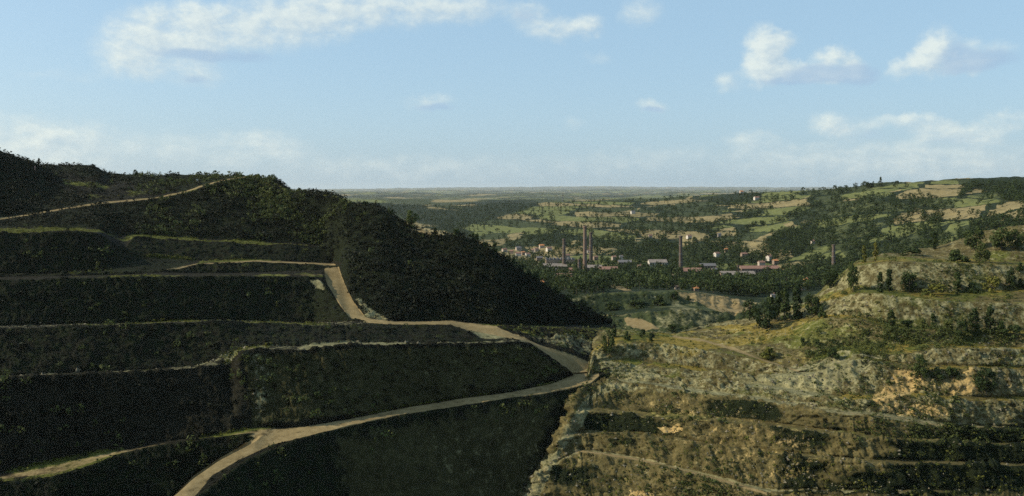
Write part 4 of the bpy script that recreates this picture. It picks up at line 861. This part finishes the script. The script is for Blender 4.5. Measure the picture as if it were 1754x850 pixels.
BT = [(1463, 500, 48, 24, 'round', 'd', 'dark tall tree at the left end of the second quarry bench', 'tree', G1), (1424, 494, 34, 24, 'round', 'd', 'dark rounded tree beside the chimney at the quarry edge', 'tree', None),
 (1507, 501, 35, 15, 'column', 'd', 'slim dark tree, left one of the close pair ' + W1, 'tree', G1), (1523, 500, 38, 19, 'column', 'd', 'dark tree, right one of the close pair ' + W1, 'tree', G1),
 (1559, 500, 38, 29, 'round', 'd', 'broad tree right of the close pair ' + W1, 'tree', G1), (1604, 506, 22, 48, 'bush', 'y', 'wide low yellowish bush ' + W1, 'bush', G1),
 (1641, 502, 35, 21, 'column', 'd', 'dark column shaped tree alone in the middle of the second quarry bench', 'tree', G1), (1668, 501, 18, 30, 'bush', 'd', 'low dark bush beside the column shaped tree ' + W1, 'bush', G1),
 (1700, 498, 27, 36, 'bush', 'y', 'large yellowish bush towards the right of the second quarry bench', 'bush', G1), (1730, 496, 36, 21, 'round', 'd', 'dark tree at the right end of the second quarry bench', 'tree', G1), (1748, 493, 18, 16, 'bush', 'd', 'small dark bush at the far right end of the second quarry bench', 'bush', G1),
 (1526, 562, 31, 19, 'column', 'd', 'dark upright tree at the left end of the third quarry bench', 'tree', G3), (1553, 562, 17, 34, 'bush', 'd', 'low wide bush right of the leftmost tree ' + W3, 'bush', G3), (1584, 563, 19, 21, 'bush', 'm', 'mid green bush ' + W3 + ' left of a dark upright tree', 'bush', G3),
 (1599, 564, 27, 16, 'column', 'd', 'dark slim tree in the middle of the third quarry bench', 'tree', G3), (1625, 566, 22, 28, 'bush', 'm', 'broad mid green bush ' + W3 + ' right of the dark slim tree', 'bush', G3), (1646, 582, 40, 22, 'round', 'd', 'dark tree hanging over the front edge of the third quarry bench', 'tree', G3),
 (1669, 576, 48, 24, 'column', 'd', 'tallest dark tree ' + W3, 'tree', G3), (1697, 572, 45, 24, 'column', 'd', 'second tallest dark tree ' + W3 + ', right of the tallest', 'tree', G3), (1713, 572, 24, 32, 'bush', 'd', 'dark bush right of the two tallest trees ' + W3, 'bush', G3), (1737, 576, 22, 32, 'bush', 'd', 'dark bush at the right end of the third quarry bench', 'bush', G3),
 (1579, 650, 40, 27, 'round', 'd', 'dark tree on the orange rock face of the lower right benches', 'tree', G5), (1603, 650, 23, 28, 'bush', 'd', 'dark low bush right of the tree on the orange rock face', 'bush', G5), (1631, 650, 24, 30, 'bush', 'd', 'dark bush between two orange rock faces', 'bush', G5), (1686, 674, 42, 38, 'round', 'd', 'large dark tree right of the brightest orange rock', 'tree', G5),
 (1428, 614, 20, 28, 'bush', 'd', 'dark round bush at the head of the grey scree', 'bush', None), (1374, 592, 16, 12, 'bush', 'd', 'small dark bush on the yellow grass spur, left of its neighbour', 'bush', None), (1401, 593, 14, 16, 'bush', 'd', 'small dark bush on the yellow grass spur, right of its neighbour', 'bush', None),
 (1393, 541, 40, 28, 'round', 'd', 'dark bushy tree rightmost of the clump on the grassy spur', 'tree', None), (1365, 547, 58, 26, 'column', 'd', 'tallest dark tree of the clump on the grassy spur', 'tree', None), (1344, 551, 54, 26, 'column', 'd', 'tall dark tree just left of the tallest in the clump on the spur', 'tree', None), (1410, 545, 22, 20, 'bush', 'd', 'low dark bush right of the clump on the grassy spur', 'bush', None),
 (1310, 564, 46, 40, 'round', 'd', 'broad dark tree at the near end of the clump above the inner pit', 'tree', None), (1285, 548, 32, 30, 'round', 'd', 'smaller dark tree leftmost of the clump above the inner pit', 'tree', None), (1328, 548, 50, 34, 'round', 'd', 'large dark tree behind the broad one above the inner pit', 'tree', None),
 (1042, 608, 42, 22, 'round', 'm', 'tallest mid green tree on the grassy mound by the hairpin bend', 'tree', None), (1052, 578, 18, 15, 'bush', 'd', 'dark bush behind the tallest tree on the mound', 'bush', None), (1075, 582, 16, 16, 'bush', 'd', 'dark bush in the middle of the grassy mound', 'bush', None), (1101, 577, 15, 14, 'bush', 'd', 'dark bush right of the middle of the grassy mound', 'bush', None), (1117, 584, 16, 16, 'bush', 'd', 'dark bush at the right end of the grassy mound', 'bush', None),
 (1318, 612, 18, 42, 'bush', 'y', 'wide yellow green bush below the sloping grass track', 'bush', None),
 (1481, 450, 30, 12, 'column', 'y', 'yellowish slim poplar, left of two on the top quarry bench', 'tree', None), (1500, 448, 32, 12, 'column', 'y', 'yellowish slim poplar, right of two on the top quarry bench', 'tree', None),
 (1668, 428, 42, 32, 'round', 'd', 'big dark tree left of the pale bank above the top bench', 'tree', None), (1716, 428, 38, 36, 'round', 'd', 'big dark tree right of the pale bank above the top bench', 'tree', None), (1681, 450, 32, 30, 'round', 'm', 'mid green tree in front of the pale bank above the top bench', 'tree', None), (1640, 448, 22, 46, 'bush', 'd', 'wide dark bush at the back of the top quarry bench', 'bush', None), (1562, 438, 14, 42, 'bush', 'd', 'long low bush behind the left part of the top bench', 'bush', None),
 (1600, 428, 30, 22, 'column', 'd', 'leaning dark tree above the middle of the top bench', 'tree', None), (1748, 464, 16, 18, 'bush', 'd', 'small dark bush at the right edge of the top bench', 'bush', None), (1740, 425, 32, 32, 'round', 'd', 'dark tree at the right edge above the top bench', 'tree', None)]
for b in BT: tree(SR, b[0], b[1], b[2], b[3], b[4], b[5], b[6], b[7], b[8])
for u, v, h, w, k, t, lab in ((1508, 320, 17, 10, 'cone', 'd', 'dark pointed conifer alone on the right skyline'), (1490, 322, 11, 14, 'round', 'd', 'round tree just left of the skyline conifer'), (1536, 315, 6, 9, 'bush', 'd', 'small round bush right of the skyline conifer')):
    tree(SM, u, v, h, w, k, t, lab, 'conifer' if k == 'cone' else 'bush' if k == 'bush' else 'tree')
LAND.append(('the skyline conifer', 1508, 320))
for u, v, h, w, lab in ((1154, 513, 16, 28, 'dark bush at the right end of the ledge in the inner pit'), (1128, 524, 20, 36, 'big dark bush in front of the ledge of the inner pit'), (1090, 527, 14, 44, 'wide dark bush left on the ledge of the inner pit'), (1050, 530, 14, 40, 'low dark bush at the far left of the inner pit ledge'), (1180, 515, 9, 14, 'small dark bush at the top of the sandy ramp in the inner pit'), (1150, 566, 12, 22, 'dark bush at the foot of the inner pit slope')):
    tree(SM, u, v, h, w, 'bush', 'd', lab, 'bush')
for u, v, h, w, k, t, lab in ((232, 302, 11, 8, 'round', 'd', 'small lone tree on the middle of the left skyline'), (66, 284, 13, 5, 'column', 'd', 'slim lone sapling near the left end of the skyline'), (287, 304, 7, 7, 'bush', 'd', 'small bush on the left skyline right of the lone tree'), (706, 390, 28, 24, 'round', 'd', 'dark round tree on the ridge beside the bare dirt patch'),
        (745, 404, 14, 12, 'column', 'm', 'small sapling at the end of the bare dirt patch on the ridge'), (780, 405, 15, 14, 'bush', 'd', 'dark bush on the ridge right of the bare dirt patch'), (440, 305, 8, 16, 'bush', 'd', 'dark bush at the top of the upper track'), (460, 307, 8, 12, 'bush', 'd', 'dark bush at the right end of the hill crest'),
        (880, 458, 18, 10, 'column', 'd', 'slim dark tree leftmost on the spoil slope ridge near the village'), (870, 452, 14, 12, 'round', 'd', 'dark tree on the spoil slope ridge below the leftmost village house'), (905, 476, 14, 12, 'round', 'd', 'dark tree on the spoil slope ridge near the orange roofed house')):
    tree(SL, u, v, h, w, k, t, lab, 'bush' if k == 'bush' else 'tree')

for q_, (u, v, h, w, k) in enumerate(((625, 353, 9, 14, 'bush'), (668, 368, 12, 12, 'round'), (812, 413, 17, 14, 'round'), (828, 424, 11, 16, 'bush'), (846, 436, 19, 13, 'column'), (893, 466, 15, 14, 'round'), (918, 485, 20, 14, 'round'), (934, 496, 12, 16, 'bush'), (952, 506, 18, 13, 'round'), (975, 517, 13, 15, 'round'), (998, 529, 16, 14, 'round'))):
    tree(SL, u, v, h, w, k, 'd', f"dark {'bush' if k == 'bush' else 'tree'} on the falling ridge of the spoil hill, {['topmost', 'second', 'third', 'fourth', 'fifth', 'sixth', 'seventh', 'eighth', 'ninth', 'tenth', 'lowest'][q_]} going down", 'bush' if k == 'bush' else 'tree', 'trees down the ridge of the spoil hill')

# valley and hillside trees: scattered over woods and hedgerows, then split into the largest (things) and the far rest (stuff)
SPOTS = []
def clear_of(u, v, grow=0):
    for q, x, y in LAND:
        if abs(u - x) < 6 + grow and -2 < v - y < 12 and RNG.random() < .75: return False
    return True
HPX = [(hs[0], hs[1], hs[2]) for hs in HOUSES] + [(950, 461, 40), (960, 452, 50), (1018, 464, 26), (1126, 456, 30), (1185, 472, 34), (1300, 469, 66), (1262, 477, 58), (962, 479, 34), (1042, 467, 30), (1212, 461, 26)]
def blocks_house(u, v, h):
    for x, y, w in HPX:
        if abs(u - x) < w / 2 + 1.5 and y - 1 < v and v - h < y - 1 and v < y + 7: return True
    return False
def in_any(u, v, polys):
    return any(poly_sd(np.array([u]), np.array([v]), p)[0] > 0 for p in polys)
OPEN = LGREEN + TAN
GV, GU = np.meshgrid(np.arange(318, 512, 2.5), np.arange(566, 1790, 6.0), indexing='ij')
GU = (GU + RNG.uniform(-3, 3, GU.shape)).ravel(); GV = (GV + RNG.uniform(-1.6, 1.6, GV.shape)).ravel()
WD = np.zeros(GU.shape)
for poly, w in WOODS: WD = np.maximum(WD, np.where(poly_sd(GU, GV, poly) > 0, w, 0))
OP = np.zeros(GU.shape, bool)
for poly in OPEN: OP |= poly_sd(GU, GV, poly) > 0
# hedgerows and copses lean up to the right across the hill
GN = fbm(np.stack([(GU + 2.3 * (GV - 330)) * .012, ((GV - 330) + .22 * (GU - 877)) * .085, 0 * GU], -1), 3, 61) + .5 * fbm(np.stack([GU * .03, GV * .09, 0 * GU + 3], -1), 2, 62)
GP = np.array([SM.hit(a_, b_) for a_, b_ in zip(GU, GV)]); PID, PED = plots(GP)
GN = np.where(PED < .16, GN + .45, np.where(PID < .54, GN - .03, GN + .18))
for u, v, wd, op, n in zip(GU, GV, WD, OP, GN):
    if v < silhouette(SM, u) + .8: continue
    p = SM.hit(u, v); Y = p[1]
    if Y < (725 if 900 < u < 1330 and v < 512 and wd > .9 else 855) or Y > 4400: continue
    hpx = max(RNG.uniform(6.5, 12.5) * F / Y * (1.0 if v < 470 else 1.25), 3.4)
    if hidden(u, v, hpx): continue
    if wd > 0: ok = RNG.random() < wd * (.6 if Y < 1500 else .85)
    else: ok = n > -.13 and RNG.random() < .62
    if op: ok = ok and RNG.random() < .07
    if ok and not blocks_house(u, v, hpx): SPOTS.append((u, v, hpx, p, wd))
SPOTS.sort(key=lambda q: -q[2])
N_THING = 220
FT = {k: [crown_np(k, n, lf, sd) for sd in sds] for k, n, lf, sds in (('round', 150, .07, (21, 22, 23, 24)), ('column', 120, .055, (25, 26)))}
FM = {}
for k in FT:
    for i, V in enumerate(FT[k]):
        tv, tf = trunk_np(.5, .03, .012, 0, 3); me = mesh_np('tree', V, quads(len(V)), LEAF_DARK); me2 = mesh_np('tree_trunk', tv, tf, M_TRUNK)
        FM[(k, i)] = (me, me2)
things = SPOTS[:N_THING]; rest = SPOTS[N_THING:]
byl = {}
for q in things:
    d = [abs(q[0] - x) + 1.6 * abs(q[1] - y) for _, x, y in LAND]; byl.setdefault(int(np.argmin(d)), []).append(q)
ORD = ['', 'second ', 'third ', 'fourth ', 'fifth ', 'sixth ', 'seventh ', 'eighth ', 'ninth ', 'tenth ', 'eleventh ', 'twelfth ', 'thirteenth ', 'fourteenth ', 'fifteenth ', 'sixteenth ', 'seventeenth ', 'eighteenth ', 'nineteenth ', 'twentieth ', 'twenty-first ', 'twenty-second ', 'twenty-third ', 'twenty-fourth ', 'twenty-fifth ', 'twenty-sixth ', 'twenty-seventh ', 'twenty-eighth ', 'twenty-ninth ', 'thirtieth '] + [f'{t}-{q} ' for t in ('thirty', 'forty', 'fifty') for q in ('first', 'second', 'third', 'fourth', 'fifth', 'sixth', 'seventh', 'eighth', 'ninth')]
for li, qs in byl.items():
    ph, lx, ly = LAND[li]; sides = {}
    for q in qs:
        side = ('below' if q[1] > ly + 9 else 'above' if q[1] < ly - 7 else 'left of' if q[0] < lx else 'right of'); sides.setdefault(side, []).append(q)
    for side, ss in sides.items():
        ss.sort(key=lambda q: q[0]); n = len(ss)
        for i, (u, v, hpx, p, wd) in enumerate(ss):
            k = 'column' if RNG.random() < .3 else 'round'; vi = int(RNG.integers(0, len(FT[k]))); h = hpx * p[1] / F; w = h * RNG.uniform(.95, 1.35)
            o = empty('tree', p - np.array([0, 0, .3]))
            rank = '' if n == 1 else ', leftmost there' if i == 0 else ', rightmost there' if i == n - 1 else f', {ORD[min(i, len(ORD) - 1)]}from left there'
            lab = f'dark tree {side} {ph}{rank}'
            tag(o, lab, 'tree', 'trees of the valley and lower hillside')
            c = link('crown', FM[(k, vi)][0], o); c.scale = (w, w, h); c.rotation_euler = (0, 0, RNG.uniform(0, 6.28))
            t = link('trunk', FM[(k, vi)][1], o); t.scale = (h, h, h)
V = []
idx = RNG.integers(0, 5, len(rest)); tmpl = FT['round'] + FT['column'][:1]
for ti, Vt in enumerate(tmpl):
    qs = [q for q, j in zip(rest, idx) if j == ti]
    if not qs: continue
    h = np.array([q[2] * q[3][1] / F for q in qs]); w = h * RNG.uniform(.95, 1.5, len(qs)); loc = np.array([q[3] for q in qs]) - [0, 0, .3]
    V.append(blend(Vt, np.stack([w, w, h], -1), RNG.uniform(0, 6.28, len(qs)), loc))
V = np.concatenate(V); o = link('distant_woods', mesh_np('distant_woods', V, quads(len(V)), LEAF_DARK)); tag(o, 'dark woods and hedgerows covering the far hillside', 'woods', kind='stuff')
print('TREES', len(things), len(rest))

# ------------------------------------------------------------------ undergrowth, grass tufts and loose stones
def scatter(sheet, weight, n, seed):
    """random ground points of a sheet, drawn by weight (per vertex) and by how large the ground shows"""
    r = np.random.default_rng(seed); P = sheet.P
    a = np.abs((sheet.pu[:-1, 1:] - sheet.pu[:-1, :-1]) * (sheet.pv[1:, :-1] - sheet.pv[:-1, :-1])) + .15
    a = a * ((sheet.u > -70) & (sheet.u < 1830))[:-1, :-1]; w = (weight[:-1, :-1] * a).ravel(); w = w / w.sum(); k = r.choice(len(w), n, p=w); i, j = np.divmod(k, P.shape[1] - 1)
    s, t = r.uniform(size=(2, n, 1)); return (P[i, j] * (1 - s) * (1 - t) + P[i + 1, j] * s * (1 - t) + P[i, j + 1] * (1 - s) * t + P[i + 1, j + 1] * s * t), i, j
def clumps(name, label, cat, pts, sizes, squash, kind, nq, leaf, mat, seed):
    r = np.random.default_rng(seed); out = []; ti = r.integers(0, 4, len(pts))
    for q in range(4):
        m = ti == q
        if m.any():
            h = sizes[m]; w = h * squash * r.uniform(.8, 1.3, m.sum()); out.append(blend(crown_np(kind, nq, leaf, seed + q), np.stack([w, w, h], -1), r.uniform(0, 6.28, m.sum()), pts[m] - [0, 0, .15]))
    V = np.concatenate(out); o = link(name, mesh_np(name, V, quads(len(V)), mat)); tag(o, label, cat, kind='stuff'); return o
off = 1 - np.clip(SL.cov[..., 2] * 2, 0, 1); off = off * (1 - SL.calm) ** 2 * (1 - .9 * np.clip((SL.cov[..., 1] - .4) * 4, 0, 1))
hillside = ((SL.strip >= 17) | ((SL.strip >= 10)[:, None] & (SL.u > 600)).any(1)[:])[:, None] & np.ones_like(SL.u, bool)
hill = off * np.where((SL.strip[:, None] >= 16) | ((SL.u > 596) & (SL.strip[:, None] >= 11)) | ((SL.u > 552) & (SL.strip[:, None] >= 14)), 1.0, 0) * (1 - .9 * np.clip(SL.cov[..., 0], 0, 1))
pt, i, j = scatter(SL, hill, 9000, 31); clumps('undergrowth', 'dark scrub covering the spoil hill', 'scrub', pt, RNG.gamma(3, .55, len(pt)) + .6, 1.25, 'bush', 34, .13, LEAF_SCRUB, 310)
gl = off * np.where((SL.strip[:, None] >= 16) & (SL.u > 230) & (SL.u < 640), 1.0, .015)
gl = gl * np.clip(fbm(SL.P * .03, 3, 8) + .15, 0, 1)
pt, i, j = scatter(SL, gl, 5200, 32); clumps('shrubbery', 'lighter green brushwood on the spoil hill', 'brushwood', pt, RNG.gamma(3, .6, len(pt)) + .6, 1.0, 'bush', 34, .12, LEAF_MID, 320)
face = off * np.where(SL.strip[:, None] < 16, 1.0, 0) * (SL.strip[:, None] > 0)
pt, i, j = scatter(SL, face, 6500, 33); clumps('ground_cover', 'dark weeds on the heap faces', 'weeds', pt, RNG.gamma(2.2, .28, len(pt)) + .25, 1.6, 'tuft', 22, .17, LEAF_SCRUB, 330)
edge = off * np.clip((SL.cov[..., 0] - .38) * 1.8, 0, 1)
pt, i, j = scatter(SL, edge, 9000, 34); clumps('grass', 'sunlit grass on the bench edges of the heap', 'grass', pt, RNG.gamma(2.2, .2, len(pt)) + .2, 1.5, 'tuft', 18, .17, LEAF_GRASS, 340)
offr = (1 - np.clip(SR.cov[..., 2] * 1.6, 0, 1)) * (1 - SR.calm) ** 2
yg = offr * (np.clip(SR.cov[..., 3] + .4 * SR.cov[..., 0], 0, 1) + .08)
pt, i, j = scatter(SR, yg, 14000, 35); clumps('grass', 'yellowing grass on the quarry benches', 'grass', pt, RNG.gamma(2.2, .2, len(pt)) + .2, 1.5, 'tuft', 18, .17, LEAF_GRASS, 350)
pt, i, j = scatter(SR, offr * np.clip(fbm(SR.P * .04, 3, 9) + .05, 0, 1), 5200, 36); clumps('undergrowth', 'dark weeds and small bushes on the quarry faces', 'weeds', pt, RNG.gamma(2.4, .33, len(pt)) + .35, 1.4, 'bush', 30, .13, LEAF_MID, 360)
bw = offr * np.where(np.isin(SR.strip, (14, 15, 16, 18, 20)), 1.0, 0)[:, None] * np.clip(fbm(SR.P * .06, 3, 12) + .12, 0, 1) * (SR.u > 1380)
pt, i, j = scatter(SR, bw, 900, 41); clumps('shrubbery', 'low green shrubs along the upper quarry benches', 'shrubs', pt, RNG.gamma(3, .42, len(pt)) + .5, 1.15, 'bush', 60, .10, LEAF_MID, 410)
pt, i, j = scatter(SM, np.where((SM.strip[:, None] < 4) & (SM.v > 480), 1.0, 0) * (1 - SM.calm) * (.15 + SM.cov[..., 5]), 2600, 37); clumps('undergrowth', 'dark weeds in the inner pit', 'weeds', pt, RNG.gamma(2.4, .4, len(pt)) + .4, 1.4, 'bush', 30, .13, LEAF_MID, 370)


def stones(name, label, pts, sizes, seed):
    r = np.random.default_rng(seed); base = np.array([(x, y, z) for x in (-1, 0, 1) for y in (-1, 0, 1) for z in (-1, 0, 1) if abs(x) + abs(y) + abs(z) == 1], float)
    fc = []
    for sx in (-1, 1):
        for sy in (-1, 1):
            for sz in (-1, 1):
                ix = [int(np.nonzero((base == q).all(1))[0][0]) for q in ((sx, 0, 0), (0, sy, 0), (0, 0, sz))]
                fc.append(ix if sx * sy * sz > 0 else ix[::-1])
    n = len(pts); V = base[None] * r.uniform(.45, 1.1, (n, 6, 1)) * sizes[:, None, None] * np.array([1.2, 1, .8]) + r.normal(size=(n, 6, 3)) * .18 * sizes[:, None, None] + pts[:, None]
    Fc = np.array(fc)[None] + np.arange(n)[:, None, None] * 6
    o = link(name, mesh_np(name, V.reshape(-1, 3), Fc.reshape(-1, 3), M_STONE)); tag(o, label, 'rubble', kind='stuff')
pt, i, j = scatter(SR, offr * np.clip(SR.cov[..., 1] + .3 * SR.cov[..., 4], 0.02, 1), 4200, 38); stones('rubble', 'loose pale stones on the quarry slopes', pt, np.minimum(RNG.gamma(1.6, .22, len(pt)) + .12, .8), 380)
pt, i, j = scatter(SL, off * np.clip(SL.cov[..., 1] - .35, 0, 1), 900, 39); stones('rubble', 'loose stones on the spoil heap', pt, RNG.gamma(1.6, .14, len(pt)) + .1, 390)

# ------------------------------------------------------------------ air
hz = bpy.data.materials.new('haze_air'); hz.use_nodes = True; k = NT(hz.node_tree); k.n.clear()
pv_ = k.new('ShaderNodeVolumePrincipled'); pv_.inputs['Color'].default_value = (.93, .98, .97, 1); pv_.inputs['Density'].default_value = 1.3e-5; pv_.inputs['Anisotropy'].default_value = .2
out = k.new('ShaderNodeOutputMaterial'); k.l.new(pv_.outputs[0], out.inputs['Volume'])
ho = link('haze', mesh_np('haze', *boxes([(-46000, -2500, -260, 46000, 63500, 620)]), hz)); tag(ho, 'thin summer haze over the valley', 'haze', kind='stuff')
